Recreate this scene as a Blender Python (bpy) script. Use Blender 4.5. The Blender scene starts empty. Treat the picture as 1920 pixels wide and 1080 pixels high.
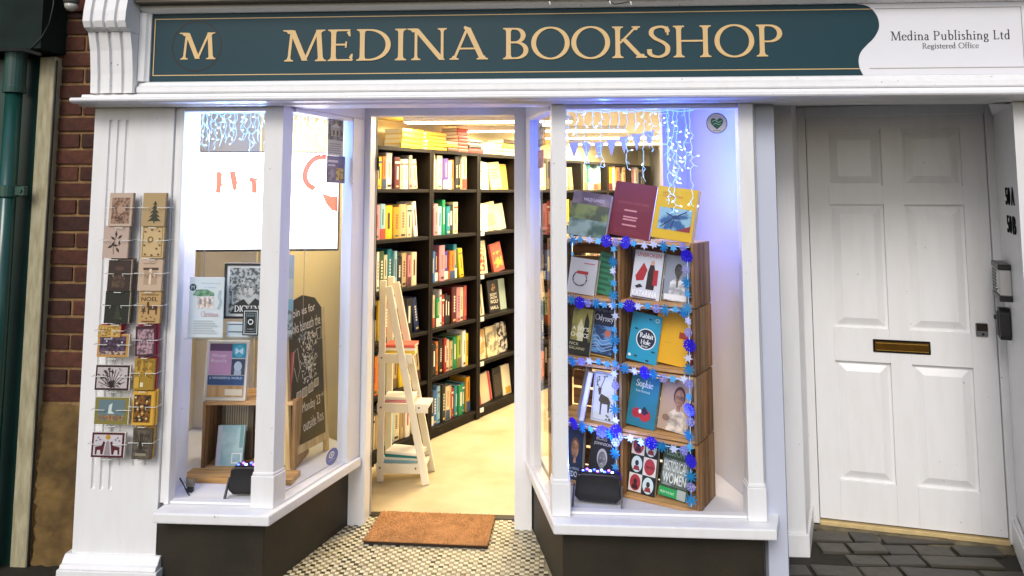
import bpy, bmesh, math, random
from mathutils import Vector
R = math.radians
rnd = random.Random(11)
SC = bpy.context.scene
COL = SC.collection

# ------------------------------------------------------------------ camera
F_PX, PX0, PY0, YAW, PIT, CAM = 1400.0, 960.0, 228.0, R(3.5), R(5.4), Vector((0, -3.1, 1.6))
cd = bpy.data.cameras.new('camera'); cam = bpy.data.objects.new('camera', cd); COL.objects.link(cam)
cam.location = CAM; cam.rotation_euler = (R(90) + PIT, 0, YAW)
cd.sensor_width = 36; cd.sensor_fit = 'HORIZONTAL'; cd.lens = F_PX / 1920 * 36
cd.shift_y = -(540 - PY0) / 1920; cd.clip_start = .05; cd.clip_end = 600
SC.camera = cam
# ------------------------------------------------------------------ sky, sun, exposure (overcast winter afternoon)
w = bpy.data.worlds.new('World'); SC.world = w; w.use_nodes = True
nt = w.node_tree; bg = nt.nodes['Background']
sky = nt.nodes.new('ShaderNodeTexSky'); sky.sky_type = 'NISHITA'; sky.sun_disc = False
SUN_EL, SUN_AZ = 37, 194      # azimuth measured clockwise from +Y
sky.sun_elevation = R(SUN_EL); sky.sun_rotation = R(SUN_AZ); sky.dust_density = 2.2; sky.air_density = 1.0; sky.ozone_density = 1.0
nt.links.new(sky.outputs[0], bg.inputs[0]); bg.inputs[1].default_value = 0.10
sl = bpy.data.lights.new('sun', 'SUN'); so = bpy.data.objects.new('sun', sl); COL.objects.link(so)
sl.energy = 1.2; sl.angle = R(25); sl.color = (1, .985, .97)
so.rotation_euler = Vector((-math.sin(R(SUN_AZ)) * math.cos(R(SUN_EL)), -math.cos(R(SUN_AZ)) * math.cos(R(SUN_EL)), -math.sin(R(SUN_EL)))).to_track_quat('-Z', 'Y').to_euler()
SC.view_settings.view_transform = 'Standard'; SC.view_settings.look = 'None'
SC.view_settings.exposure = 0.43; SC.view_settings.gamma = 1
SC.view_settings.use_curve_mapping = False
SC.cycles.use_denoising = True
SC.cycles.max_bounces = 8; SC.cycles.transparent_max_bounces = 12; SC.cycles.sample_clamp_indirect = 6
SC.cycles.caustics_reflective = False; SC.cycles.caustics_refractive = False

# ------------------------------------------------------------------ helpers: photograph measurements to metres
def ray(px, py):
    x = (px - PX0) / F_PX; y = -(py - PY0) / F_PX
    c, s = math.cos(PIT), math.sin(PIT)
    a, b, z = x, c - y * s, s + y * c
    c, s = math.cos(YAW), math.sin(YAW)
    return Vector((a * c - b * s, a * s + b * c, z))
def AT(px, py, Y):
    r = ray(px, py); return CAM + r * ((Y - CAM.y) / r.y)
def ATZ(px, py, Z):
    r = ray(px, py); return CAM + r * ((Z - CAM.z) / r.z)
def HIT(px, py, P, d):                       # vertical plane through P along d -> (distance along d, height)
    n = Vector((-d[1], d[0], 0)); r = ray(px, py); P = Vector((P[0], P[1], 0))
    q = CAM + r * ((P - CAM).dot(n) / r.dot(n))
    return (q - P).x * d[0] + (q - P).y * d[1], q.z

# ------------------------------------------------------------------ helpers: materials
def lin(h):
    h = h.lstrip('#'); o = []
    for i in (0, 2, 4):
        c = int(h[i:i + 2], 16) / 255
        o.append(c / 12.92 if c <= .04045 else ((c + .055) / 1.055) ** 2.4)
    return (*o, 1)
MATS = {}
def mat(name, col, rough=.55, var=.0, scale=6, bump=0, bscale=60, metal=0, emit=0, ecol=None, col2=None, stretch=None, spec=None, coat=0, detail=4, contrast=None):
    if name in MATS: return MATS[name]
    m = bpy.data.materials.new(name); m.use_nodes = True; MATS[name] = m
    n = m.node_tree.nodes; l = m.node_tree.links; b = n['Principled BSDF']
    c = lin(col) if isinstance(col, str) else (*col, 1)
    b.inputs['Base Color'].default_value = c; b.inputs['Roughness'].default_value = rough; b.inputs['Metallic'].default_value = metal
    if spec is not None: b.inputs['Specular IOR Level'].default_value = spec
    if coat: b.inputs['Coat Weight'].default_value = coat; b.inputs['Coat Roughness'].default_value = .15
    if var or bump or col2:
        tc = n.new('ShaderNodeTexCoord'); mp = n.new('ShaderNodeMapping'); l.new(tc.outputs['Object'], mp.inputs[0])
        if stretch: mp.inputs['Scale'].default_value = stretch
    if var or col2:
        nz = n.new('ShaderNodeTexNoise'); nz.inputs['Scale'].default_value = scale; nz.inputs['Detail'].default_value = detail
        l.new(mp.outputs[0], nz.inputs['Vector'])
        cr = n.new('ShaderNodeValToRGB'); l.new(nz.outputs['Fac'], cr.inputs[0])
        a = c; z = (lin(col2) if isinstance(col2, str) else (*col2, 1)) if col2 else tuple(x * (1 - var) for x in c[:3]) + (1,)
        lo, hi = contrast if contrast else (.3, .7)
        cr.color_ramp.elements[0].position = lo; cr.color_ramp.elements[1].position = hi
        cr.color_ramp.elements[0].color = z; cr.color_ramp.elements[1].color = a
        l.new(cr.outputs[0], b.inputs['Base Color'])
    if bump:
        nb = n.new('ShaderNodeTexNoise'); nb.inputs['Scale'].default_value = bscale; nb.inputs['Detail'].default_value = 3
        l.new(mp.outputs[0], nb.inputs['Vector'])
        bp = n.new('ShaderNodeBump'); bp.inputs['Strength'].default_value = bump; bp.inputs['Distance'].default_value = .004
        l.new(nb.outputs['Fac'], bp.inputs['Height']); l.new(bp.outputs[0], b.inputs['Normal'])
    if emit:
        b.inputs['Emission Color'].default_value = lin(ecol) if ecol else c; b.inputs['Emission Strength'].default_value = emit
    return m
def ink(h, rough=.45): return mat('ink_' + h.strip('#'), h, rough)
def painted_white():
    m = mat('white_gloss_paint', (.80, .80, .80), .38, bump=.06, bscale=35)
    n = m.node_tree.nodes; l = m.node_tree.links; b = n['Principled BSDF']
    tc = n.new('ShaderNodeTexCoord')
    mp = n.new('ShaderNodeMapping'); mp.inputs['Scale'].default_value = (9, 9, 1.6); l.new(tc.outputs['Object'], mp.inputs[0])
    a = n.new('ShaderNodeTexNoise'); a.inputs['Scale'].default_value = 3; a.inputs['Detail'].default_value = 6; l.new(mp.outputs[0], a.inputs['Vector'])
    r1 = n.new('ShaderNodeValToRGB'); l.new(a.outputs['Fac'], r1.inputs[0])
    r1.color_ramp.elements[0].position = .36; r1.color_ramp.elements[0].color = (.775, .772, .768, 1)
    r1.color_ramp.elements[1].position = .55; r1.color_ramp.elements[1].color = (.80, .80, .805, 1)
    s = n.new('ShaderNodeTexNoise'); s.inputs['Scale'].default_value = 55; s.inputs['Detail'].default_value = 2; l.new(tc.outputs['Object'], s.inputs['Vector'])
    r2 = n.new('ShaderNodeValToRGB'); l.new(s.outputs['Fac'], r2.inputs[0])
    r2.color_ramp.elements[0].position = .735; r2.color_ramp.elements[0].color = (1, 1, 1, 1)
    r2.color_ramp.elements[1].position = .79; r2.color_ramp.elements[1].color = (.45, .42, .38, 1)
    mx = n.new('ShaderNodeMix'); mx.data_type = 'RGBA'; mx.blend_type = 'MULTIPLY'; mx.inputs[0].default_value = 1
    l.new(r1.outputs[0], mx.inputs[6]); l.new(r2.outputs[0], mx.inputs[7]); l.new(mx.outputs[2], b.inputs['Base Color'])
    return m
WHITE = painted_white()
def glass_mat(name='window_glass', tint=(1, 1, 1)):
    m = bpy.data.materials.new(name); m.use_nodes = True; n = m.node_tree.nodes; l = m.node_tree.links
    n.remove(n['Principled BSDF']); o = n['Material Output']
    t = n.new('ShaderNodeBsdfTransparent'); t.inputs[0].default_value = (*tint, 1)
    g = n.new('ShaderNodeBsdfGlossy'); g.inputs['Roughness'].default_value = .02
    fr = n.new('ShaderNodeFresnel'); ge = n.new('ShaderNodeNewGeometry'); mr = n.new('ShaderNodeMapRange')
    mr.inputs[3].default_value = 1.42; mr.inputs[4].default_value = 1.0001; l.new(ge.outputs['Backfacing'], mr.inputs[0]); l.new(mr.outputs[0], fr.inputs[0])
    x = n.new('ShaderNodeMixShader'); l.new(fr.outputs[0], x.inputs[0]); l.new(t.outputs[0], x.inputs[1]); l.new(g.outputs[0], x.inputs[2]); l.new(x.outputs[0], o.inputs[0])
    return m
GLASS = glass_mat()
PERSPEX = glass_mat('clear_perspex', (.9, .95, .97))
def wood(name, c1, c2, scale=3, stretch=(14, 14, 1.2), rough=.7, bump=.25):
    return mat(name, c1, rough, col2=c2, scale=scale, stretch=stretch, bump=bump, bscale=12, detail=6, contrast=(.35, .62))
M_CRATE = wood('crate_pine', '#a87c48', '#6b4826')
M_CRATE2 = wood('crate_pine_pale', '#cfa268', '#a37540', stretch=(1.2, 14, 14))
M_BLACKWOOD = mat('black_brown_veneer', '#1a110a', .6, col2='#0d0804', scale=3, stretch=(14, 14, 1.2), spec=.25)
M_CREAMWALL = mat('cream_wall_paint', '#e9dcb4', .7, var=.06, scale=3)
M_PALEWALL = mat('pale_display_wall', '#d8d6d0', .6, var=.05, scale=4)
M_BLACK = mat('black_plastic', (.012, .012, .013), .35, bump=.1, bscale=200)
M_PAGES = mat('book_pages', '#e9dfc2', .8, var=.12, scale=120, stretch=(1, 30, 1))
M_WIRE = mat('white_wire', '#d8d8d2', .35)
M_BRASS = mat('dull_brass', '#6a4a17', .38, metal=.85, var=.35, scale=18)
M_STEEL = mat('satin_steel', '#8d8d90', .3, metal=.9)
M_STONE = mat('riser_dark_paint', '#2e2719', .6, col2='#1f1a10', scale=5, bump=.15, bscale=80)

# ------------------------------------------------------------------ helpers: meshes
class MB:
    def __init__(s): s.v, s.f, s.m, s.cur, s.mats = [], [], [], 0, []
    def use(s, m):
        if m not in s.mats: s.mats.append(m)
        s.cur = s.mats.index(m); return s
    def face(s, idx): s.f.append(tuple(idx)); s.m.append(s.cur)
    def add(s, vs): k = len(s.v); s.v += [tuple(v) for v in vs]; return k
    def box(s, x0, x1, y0, y1, z0, z1):
        k = s.add([(x0, y0, z0), (x1, y0, z0), (x1, y1, z0), (x0, y1, z0), (x0, y0, z1), (x1, y0, z1), (x1, y1, z1), (x0, y1, z1)])
        for q in ((3, 2, 1, 0), (4, 5, 6, 7), (0, 1, 5, 4), (1, 2, 6, 5), (2, 3, 7, 6), (3, 0, 4, 7)): s.face([k + i for i in q])
        return s
    def prism(s, poly, lo, hi, axis='z'):
        mp = {'z': lambda p, h: (p[0], p[1], h), 'y': lambda p, h: (p[0], h, p[1]), 'x': lambda p, h: (h, p[0], p[1])}[axis]
        n = len(poly); k = s.add([mp(p, lo) for p in poly] + [mp(p, hi) for p in poly])
        s.face([k + i for i in reversed(range(n))]); s.face([k + n + i for i in range(n)])
        for i in range(n): j = (i + 1) % n; s.face((k + i, k + j, k + n + j, k + n + i))
        return s
    def rod(s, a, b, wx, wy, up=(0, 0, 1)):              # rectangular bar from a to b
        a, b = Vector(a), Vector(b); d = (b - a).normalized(); u = Vector(up)
        if abs(d.dot(u)) > .98: u = Vector((0, 1, 0))
        p = d.cross(u).normalized() * wx / 2; q = p.cross(d).normalized() * wy / 2
        k = s.add([a - p - q, a + p - q, a + p + q, a - p + q, b - p - q, b + p - q, b + p + q, b - p + q])
        for f in ((3, 2, 1, 0), (4, 5, 6, 7), (0, 1, 5, 4), (1, 2, 6, 5), (2, 3, 7, 6), (3, 0, 4, 7)): s.face([k + i for i in f])
        return s
    def tube(s, pts, r, n=6, cap=True):
        pts = [Vector(p) for p in pts]; ks = []
        up = Vector((.13, .31, .94))
        for i, p in enumerate(pts):
            d = (pts[min(i + 1, len(pts) - 1)] - pts[max(i - 1, 0)]).normalized()
            a = d.cross(up); a = a.normalized() if a.length > 1e-4 else Vector((1, 0, 0)); b = d.cross(a).normalized()
            rr = r[i] if isinstance(r, (list, tuple)) else r
            ks.append(s.add([p + (a * math.cos(t) + b * math.sin(t)) * rr for t in [2 * math.pi * j / n for j in range(n)]]))
        for i in range(len(pts) - 1):
            for j in range(n):
                q = (j + 1) % n; s.face((ks[i] + j, ks[i] + q, ks[i + 1] + q, ks[i + 1] + j))
        if cap: s.face([ks[0] + j for j in reversed(range(n))]); s.face([ks[-1] + j for j in range(n)])
        return s
    def lathe(s, prof, c=(0, 0, 0), n=16, axis='z'):
        ks = []
        for r_, h in prof:
            ring = []
            for j in range(n):
                t = 2 * math.pi * j / n; x, y = r_ * math.cos(t), r_ * math.sin(t)
                ring.append({'z': (c[0] + x, c[1] + y, c[2] + h), 'y': (c[0] + x, c[1] + h, c[2] + y), 'x': (c[0] + h, c[1] + x, c[2] + y)}[axis])
            ks.append(s.add(ring))
        for i in range(len(ks) - 1):
            for j in range(n): q = (j + 1) % n; s.face((ks[i] + j, ks[i] + q, ks[i + 1] + q, ks[i + 1] + j))
        s.face([ks[0] + j for j in reversed(range(n))]); s.face([ks[-1] + j for j in range(n)])
        return s
    def mesh(s, name, bevel=0, seg=1, smooth=False):
        me = bpy.data.meshes.new(name); me.from_pydata(s.v, [], s.f)
        for m in s.mats: me.materials.append(m)
        if len(s.mats) > 1: me.polygons.foreach_set('material_index', s.m)
        bm = bmesh.new(); bm.from_mesh(me); bmesh.ops.recalc_face_normals(bm, faces=bm.faces)
        if bevel:
            es = [e for e in bm.edges if len(e.link_faces) == 2 and e.calc_face_angle(0) > .5]
            bmesh.ops.bevel(bm, geom=es, offset=bevel, segments=seg, affect='EDGES', profile=.6, clamp_overlap=True)
        bm.to_mesh(me); bm.free()
        if smooth: me.polygons.foreach_set('use_smooth', [True] * len(me.polygons))
        return me
    def build(s, name, m=None, parent=None, loc=None, rot=None, bevel=0, seg=1, smooth=False):
        if m is not None and not s.mats: s.mats = [m]
        return link(name, s.mesh(name, bevel, seg, smooth), parent, loc, rot)
def link(name, me, parent=None, loc=None, rot=None, scale=None):
    o = bpy.data.objects.new(name, me); COL.objects.link(o)
    if parent: o.parent = parent
    if loc is not None: o.location = loc
    if rot is not None: o.rotation_euler = rot
    if scale is not None: o.scale = scale
    return o
def tag(o, label, cat=None, group=None, kind=None):
    o['label'] = label
    if cat: o['category'] = cat
    if group: o['group'] = group
    if kind: o['kind'] = kind
    return o
def thing(name, label, cat, loc=(0, 0, 0), rot=(0, 0, 0), group=None):
    o = bpy.data.objects.new(name, None); COL.objects.link(o); o.empty_display_size = .1
    o.location = loc; o.rotation_euler = rot
    return tag(o, label, cat, group)
def B(x0, x1, y0, y1, z0, z1): return MB().box(x0, x1, y0, y1, z0, z1)
def clamp01(t): return max(0, min(1, t))

# ------------------------------------------------------------------ lettering: a pen font with serifs (caps height 1)
def arcp(cx, cy, rx, ry, a0, a1, n=18):
    return [(cx + rx * math.cos(R(a0 + (a1 - a0) * i / n)), cy + ry * math.sin(R(a0 + (a1 - a0) * i / n))) for i in range(n + 1)]
def spline(pts, n=8):
    o = []
    for i in range(len(pts) - 1):
        p0, p1, p2, p3 = pts[max(i - 1, 0)], pts[i], pts[i + 1], pts[min(i + 2, len(pts) - 1)]
        for k in range(n):
            t = k / n
            o.append(tuple(.5 * ((2 * p1[a]) + (-p0[a] + p2[a]) * t + (2 * p0[a] - 5 * p1[a] + 4 * p2[a] - p3[a]) * t * t + (-p0[a] + 3 * p1[a] - 3 * p2[a] + p3[a]) * t ** 3) for a in (0, 1)))
    return o + [pts[-1]]
TK, TN = .135, .055
def ribbon(pts, wfun, tk=None, tn=None):
    tk = tk or TK; tn = tn or TN
    quads = []; L = []; n = len(pts)
    for i, p in enumerate(pts):
        a, b = pts[max(i - 1, 0)], pts[min(i + 1, n - 1)]
        dx, dy = b[0] - a[0], b[1] - a[1]; q = math.hypot(dx, dy) or 1
        wd = wfun if isinstance(wfun, (int, float)) else (tn + (tk - tn) * min(1, abs(dy / q)) ** 1.3)
        nx, ny = -dy / q * wd / 2, dx / q * wd / 2
        L.append(((p[0] + nx, p[1] + ny), (p[0] - nx, p[1] - ny)))
    for i in range(n - 1): quads.append([L[i][0], L[i][1], L[i + 1][1], L[i + 1][0]])
    return quads
def serif(x, y, wd, up, s=.075, h=.035, b=.12, left=True, right=True):
    k = 1 if up else -1       # up: the stem rises from here
    l, r = (s if left else 0), (s if right else 0)
    return [[(x - wd / 2 - l, y), (x + wd / 2 + r, y), (x + wd / 2 + r, y + k * h), (x + wd / 2 + r * .3, y + k * h * 1.6), (x + wd / 2, y + k * b), (x - wd / 2, y + k * b), (x - wd / 2 - l * .3, y + k * h * 1.6), (x - wd / 2 - l, y + k * h)]]
def stem(x, y0=0, y1=1, wd=None, s0=True, s1=True, **k):
    wd = wd or TK
    o = [[(x - wd / 2, y0 + .02), (x + wd / 2, y0 + .02), (x + wd / 2 * .94, (y0 + y1) / 2), (x + wd / 2, y1 - .02), (x - wd / 2, y1 - .02), (x - wd / 2 * .94, (y0 + y1) / 2)]]
    if s0: o += serif(x, y0, wd, True, **k)
    if s1: o += serif(x, y1, wd, False, **k)
    return o
def dia(x0, y0, x1, y1, wd): return [[(x0 - wd / 2, y0), (x0 + wd / 2, y0), (x1 + wd / 2, y1), (x1 - wd / 2, y1)]]
def endbar(x, y, up, h=.17):
    k = 1 if up else -1
    return [[(x, y), (x + .03, y + k * .0), (x + .045, y + k * h), (x + .005, y + k * h), (x - .05, y + k * .05)]]
def ring(cx, cy, rx, ry, tk=None, tn=None): return ribbon(arcp(cx, cy, rx, ry, 0, 360, 40), None, tk, tn)
def glyph(c):
    T, t = TK, TN; m = T * .55
    G = {
     'M': (1.06, lambda: dia(.14, .03, .2, .97, m) + dia(.21, .99, .53, .02, T * 1.12) + dia(.53, .02, .84, .98, m) + dia(.92, .03, .86, .97, T) + serif(.14, 0, m, True) + serif(.92, 0, T, True) + serif(.17, 1, T, False, right=False, s=.12) + serif(.86, 1, T, False, left=False, s=.1)),
     'E': (.70, lambda: stem(.17) + [[(.2, .945), (.56, .945), (.58, 1), (.2, 1)], [(.2, .49), (.47, .49), (.47, .545), (.2, .545)], [(.2, 0), (.63, 0), (.66, .055), (.2, .055)]] + endbar(.54, .95, False) + endbar(.6, .05, True) + [[(.45, .42), (.49, .42), (.5, .61), (.46, .61)]]),
     'F': (.62, lambda: stem(.17) + [[(.2, .945), (.54, .945), (.56, 1), (.2, 1)], [(.2, .49), (.45, .49), (.45, .545), (.2, .545)]] + endbar(.53, .95, False)),
     'L': (.64, lambda: stem(.17) + [[(.2, 0), (.58, 0), (.61, .055), (.2, .055)]] + endbar(.56, .05, True)),
     'D': (.90, lambda: stem(.17) + ribbon([(.17, .972)] + arcp(.34, .5, .46, .472, 90, -90, 26) + [(.17, .028)], None)),
     'I': (.40, lambda: stem(.2)),
     'T': (.74, lambda: stem(.37, s1=False) + [[(.04, .94), (.7, .94), (.7, 1), (.04, 1)]] + endbar(.66, .95, False) + [[(.04, 1), (.06, .8), (.09, .8), (.12, .95)]]),
     'N': (.98, lambda: stem(.17, 0, .98, m, s1=False) + dia(.16, .99, .8, .0, T * 1.15) + stem(.8, .02, 1, m, s0=False) + serif(.14, 1, T, False, right=False, s=.12)),
     'A': (.90, lambda: dia(.11, .02, .42, .98, m) + dia(.43, 1.0, .78, .02, T * 1.1) + [[(.24, .32), (.62, .32), (.62, .372), (.24, .372)], [(.33, 1.0), (.36, 1.06), (.5, .99), (.42, .85)]] + serif(.11, 0, m, True) + serif(.78, 0, T, True)),
     'B': (.72, lambda: stem(.17) + ribbon([(.17, .972)] + arcp(.34, .755, .2, .217, 90, -90, 16) + [(.17, .538)], None) + ribbon([(.17, .53)] + arcp(.35, .28, .26, .252, 90, -90, 18) + [(.17, .028)], None)),
     'O': (1.0, lambda: ring(.5, .5, .42, .495)),
     'C': (.86, lambda: ribbon(arcp(.5, .5, .42, .495, 45, 315, 30), None) + [[(.78, .78), (.8, .98), (.83, .98), (.83, .72)]]),
     'K': (.86, lambda: stem(.17) + dia(.22, .46, .62, .98, m) + dia(.32, .6, .74, .02, T * 1.1) + serif(.62, 1, m, False, s=.07) + serif(.75, 0, T, True)),
     'S': (.64, lambda: ribbon(spline([(.54, .8), (.5, .93), (.34, .975), (.17, .9), (.14, .74), (.24, .6), (.42, .48), (.53, .34), (.51, .14), (.36, .03), (.2, .04), (.10, .12), (.085, .26)]), None, T * .95, t * 1.3) + [[(.52, .7), (.56, .7), (.55, .98), (.51, .96)]]),
     'H': (1.02, lambda: stem(.17) + stem(.82) + [[(.2, .49), (.8, .49), (.8, .545), (.2, .545)]]),
     'P': (.70, lambda: stem(.17) + ribbon([(.17, .972)] + arcp(.34, .72, .26, .252, 90, -90, 18) + [(.2, .468)], None)),
     'R': (.80, lambda: stem(.17) + ribbon([(.17, .972)] + arcp(.33, .74, .22, .232, 90, -90, 18) + [(.2, .508)], None) + dia(.34, .52, .7, .02, T) + serif(.7, 0, T, True, left=False)),
     'a': (.50, lambda: stem(.36, 0, .5, s1=False, left=False, s=.06) + ribbon(spline([(.1, .5), (.2, .62), (.33, .58), (.36, .45)]), None) + ribbon(arcp(.22, .17, .14, .16, 60, 330, 16), None)),
     'b': (.60, lambda: stem(.15, 0, 1.08, s0=False, right=False) + ring(.33, .31, .19, .3)),
     'c': (.50, lambda: ribbon(arcp(.3, .31, .21, .3, 50, 310, 20), None)),
     'd': (.62, lambda: stem(.45, 0, 1.08, right=False) + ring(.27, .31, .19, .3)),
     'e': (.52, lambda: ribbon(arcp(.28, .31, .21, .3, 10, 325, 22), None) + [[(.1, .33), (.48, .36), (.48, .4), (.1, .37)]]),
     'f': (.36, lambda: stem(.16, 0, .85, s1=False) + ribbon(arcp(.28, .88, .12, .17, 180, 50, 10), None) + [[(.02, .55), (.34, .55), (.34, .61), (.02, .61)]]),
     'g': (.54, lambda: ring(.26, .4, .15, .21) + ribbon(spline([(.16, .22), (.13, .1), (.3, .05), (.45, -.05), (.4, -.22), (.22, -.27), (.08, -.2), (.12, -.06), (.2, .02)]), None) + [[(.36, .54), (.5, .56), (.5, .62), (.34, .6)]]),
     'h': (.66, lambda: stem(.16, 0, 1.08, right=True) + stem(.5, 0, .42, s1=False) + ribbon(arcp(.34, .4, .16, .2, 170, 0, 12), None)),
     'i': (.32, lambda: stem(.16, 0, .62, right=True) + [[(.16 + .08 * math.cos(R(a)), .86 + .08 * math.sin(R(a))) for a in range(0, 360, 45)]]),
     'l': (.32, lambda: stem(.16, 0, 1.08)),
     'm': (.98, lambda: stem(.16, 0, .62) + stem(.49, 0, .42, s1=False) + stem(.82, 0, .42, s1=False) + ribbon(arcp(.33, .4, .16, .2, 170, 0, 12), None) + ribbon(arcp(.66, .4, .16, .2, 170, 0, 12), None)),
     'n': (.66, lambda: stem(.16, 0, .62) + stem(.5, 0, .42, s1=False) + ribbon(arcp(.34, .4, .16, .2, 170, 0, 12), None)),
     'o': (.58, lambda: ring(.29, .31, .22, .3)),
     'p': (.60, lambda: stem(.15, -.3, .62, right=True) + ring(.34, .31, .19, .3)),
     'r': (.44, lambda: stem(.16, 0, .62) + ribbon(arcp(.34, .4, .16, .2, 160, 60, 8), None)),
     's': (.42, lambda: ribbon(spline([(.34, .5), (.22, .6), (.1, .5), (.2, .36), (.33, .25), (.32, .08), (.18, .01), (.07, .1)]), None)),
     't': (.40, lambda: stem(.17, .08, .8, s0=False, s1=False) + ribbon(arcp(.28, .14, .11, .13, 180, 300, 8), None) + [[(.03, .55), (.36, .55), (.36, .61), (.03, .61)]]),
     'u': (.66, lambda: stem(.15, .18, .62, s0=False, right=False) + stem(.5, 0, .62, right=False) + ribbon(arcp(.33, .2, .17, .19, 180, 350, 12), None)),
     'y': (.56, lambda: dia(.28, .02, .1, .62, T) + dia(.12, -.3, .46, .62, m) + serif(.1, .62, T, False) + serif(.46, .62, m, False)),
     ' ': (.34, lambda: []),
    }
    return G[c]
def pen(txt, width=None, height=1.0, tk=.135, tn=.055, space=0.0):
    global TK, TN
    TK, TN = tk, tn; polys = []; x = 0
    for ch in txt:
        wd, fn = glyph(ch); polys += [[(px + x, py) for px, py in p] for p in fn()]; x += wd + space
    sx = (width / x) if width else height
    return [[(px * sx, py * height) for px, py in p] for p in polys], x * sx
_TX = {}
def sans(txt, width=None, height=None, bold=0.0):      # the built-in plain font, as polygons
    key = (txt, bold)
    if key not in _TX:
        cu = bpy.data.curves.new('t', 'FONT'); cu.body = txt; cu.size = 1; cu.offset = bold; cu.resolution_u = 3
        ob = bpy.data.objects.new('t', cu); COL.objects.link(ob)
        me = bpy.data.meshes.new_from_object(ob.evaluated_get(bpy.context.evaluated_depsgraph_get()))
        P = [[(me.vertices[i].co.x, me.vertices[i].co.y) for i in f.vertices] for f in me.polygons]
        bpy.data.objects.remove(ob); bpy.data.curves.remove(cu); bpy.data.meshes.remove(me)
        xs = [p[0] for f in P for p in f]; ys = [p[1] for f in P for p in f]
        _TX[key] = ([[(p[0] - min(xs), p[1] - min(ys)) for p in f] for f in P], max(xs) - min(xs), max(ys) - min(ys))
    P, ww, hh = _TX[key]
    sx = width / ww if width else height / hh; sy = height / hh if height else sx
    return [[(p[0] * sx, p[1] * sy) for p in f] for f in P]
class Art:                                             # flat print lying on a face that looks along -y; u right, v up
    def __init__(s, y=-.0006, step=.00022): s.mb = MB(); s.y = y; s.step = step; s.n = 0
    def poly(s, polys, c, du=0, dv=0, rot=0):
        s.mb.use(c if not isinstance(c, str) else ink(c)); ca, sa = math.cos(R(rot)), math.sin(R(rot))
        y = s.y - s.n * s.step; s.n += 1
        for i, p in enumerate(polys):
            yy = y - (i % 7) * s.step * .1
            k = s.mb.add([(du + u * ca - v * sa, yy, dv + u * sa + v * ca) for u, v in p]); s.mb.face([k + j for j in range(len(p))])
        return s
    def rect(s, u0, v0, u1, v1, c): return s.poly([[(u0, v0), (u1, v0), (u1, v1), (u0, v1)]], c)
    def oval(s, cu, cv, ru, rv, c, n=20, a0=0, a1=360): return s.poly([[(cu + ru * math.cos(R(a0 + (a1 - a0) * i / n)), cv + rv * math.sin(R(a0 + (a1 - a0) * i / n))) for i in range(n if a1 - a0 == 360 else n + 1)]], c)
    def line(s, pts, wd, c): return s.poly(ribbon(pts, wd), c)
    def frame(s, u0, v0, u1, v1, wd, c): return s.poly([[(u0, v0), (u1, v0), (u1, v0 + wd), (u0, v0 + wd)], [(u0, v1 - wd), (u1, v1 - wd), (u1, v1), (u0, v1)], [(u0, v0 + wd), (u0 + wd, v0 + wd), (u0 + wd, v1 - wd), (u0, v1 - wd)], [(u1 - wd, v0 + wd), (u1, v0 + wd), (u1, v1 - wd), (u1 - wd, v1 - wd)]], c)
    def text(s, t, u, v, width, height, c, bold=0.0, rot=0): return s.poly(sans(t, width, height, bold), c, u, v, rot)
    def serif(s, t, u, v, width, height, c, tk=.16, rot=0): return s.poly(pen(t, width, height, tk, tk * .45)[0], c, u, v, rot)
    def build(s, name, parent, loc=None, rot=None):
        me = bpy.data.meshes.new(name); me.from_pydata(s.mb.v, [], s.mb.f)
        for m in s.mb.mats: me.materials.append(m)
        me.polygons.foreach_set('material_index', s.mb.m)
        # every print faces the street side
        bm = bmesh.new(); bm.from_mesh(me)
        bmesh.ops.reverse_faces(bm, faces=[f for f in bm.faces if f.normal.y > 0]); bm.to_mesh(me); bm.free()
        return link(name, me, parent, loc, rot)
def noise_print(name, a, b, scale=60, c=(.45, .55), stretch=None): return mat(name, a, .5, col2=b, scale=scale, contrast=c, stretch=stretch, detail=3)
# ================================================================== the setting
M_PAVE = mat('street_paving', '#3c3a30', .6, col2='#25241c', scale=14, bump=.4, bscale=40)
g = B(-60, 60, -60, 60, -.06, -.03).build('ground', mat('street_asphalt', '#2d2c2a', .8, var=.3, scale=20, bump=.3)); tag(g, 'dark street surface in front of the shop', kind='structure')
# paved strip with separate paving bricks near the door
pv = B(-6, 6, -1.6, .95, -.028, -.010).build('pavement', mat('paving_joint', '#2a261c', .9, var=.3, scale=30)); tag(pv, 'dark damp brick paving along the shopfront', kind='structure')
brick_var = []
for i, (c1, c2) in enumerate((('#332e23', '#1d1a13'), ('#3c3628', '#252117'), ('#2b261d', '#181510'), ('#453e2e', '#2a2519'))):
    m = mat('paving_brick_%s' % 'abcd'[i], c1, .42, col2=c2, scale=16, bump=.5, bscale=30, detail=6)
    brick_var.append((B(-.098, .098, -.048, .048, -.02, 0).mesh('paving_brick', .008, 2), m))
for me, m in brick_var: me.materials.append(m)
yy = -.42; row = 0
while yy < .86:
    xx = .80 + rnd.uniform(0, .12)
    while xx < 2.25:
        sc = rnd.choice((.62, .8, 1.0, 1.0, 1.25, 1.6)); xx += .103 * sc
        inside = not (yy > .42 and xx < 1.14) and not (yy > .80 - (xx - 1.27) * .22 - .06) and not (xx > 1.80 + .45 * max(0, yy) - .02 and yy > -.0)
        inside = inside and not (yy > -.06 and xx < .80)
        if inside: link('paving_brick', rnd.choice(brick_var)[0], pv, (xx + rnd.uniform(-.004, .004), yy + rnd.uniform(-.003, .003), rnd.uniform(-.007, .003)), (R(rnd.uniform(-2.2, 2.2)), R(rnd.uniform(-1.8, 1.8)), R(rnd.uniform(-1.5, 1.5))), (sc, 1, 1))
        xx += .103 * sc + rnd.uniform(0, .004)
    yy += .106; row += 1

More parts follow.
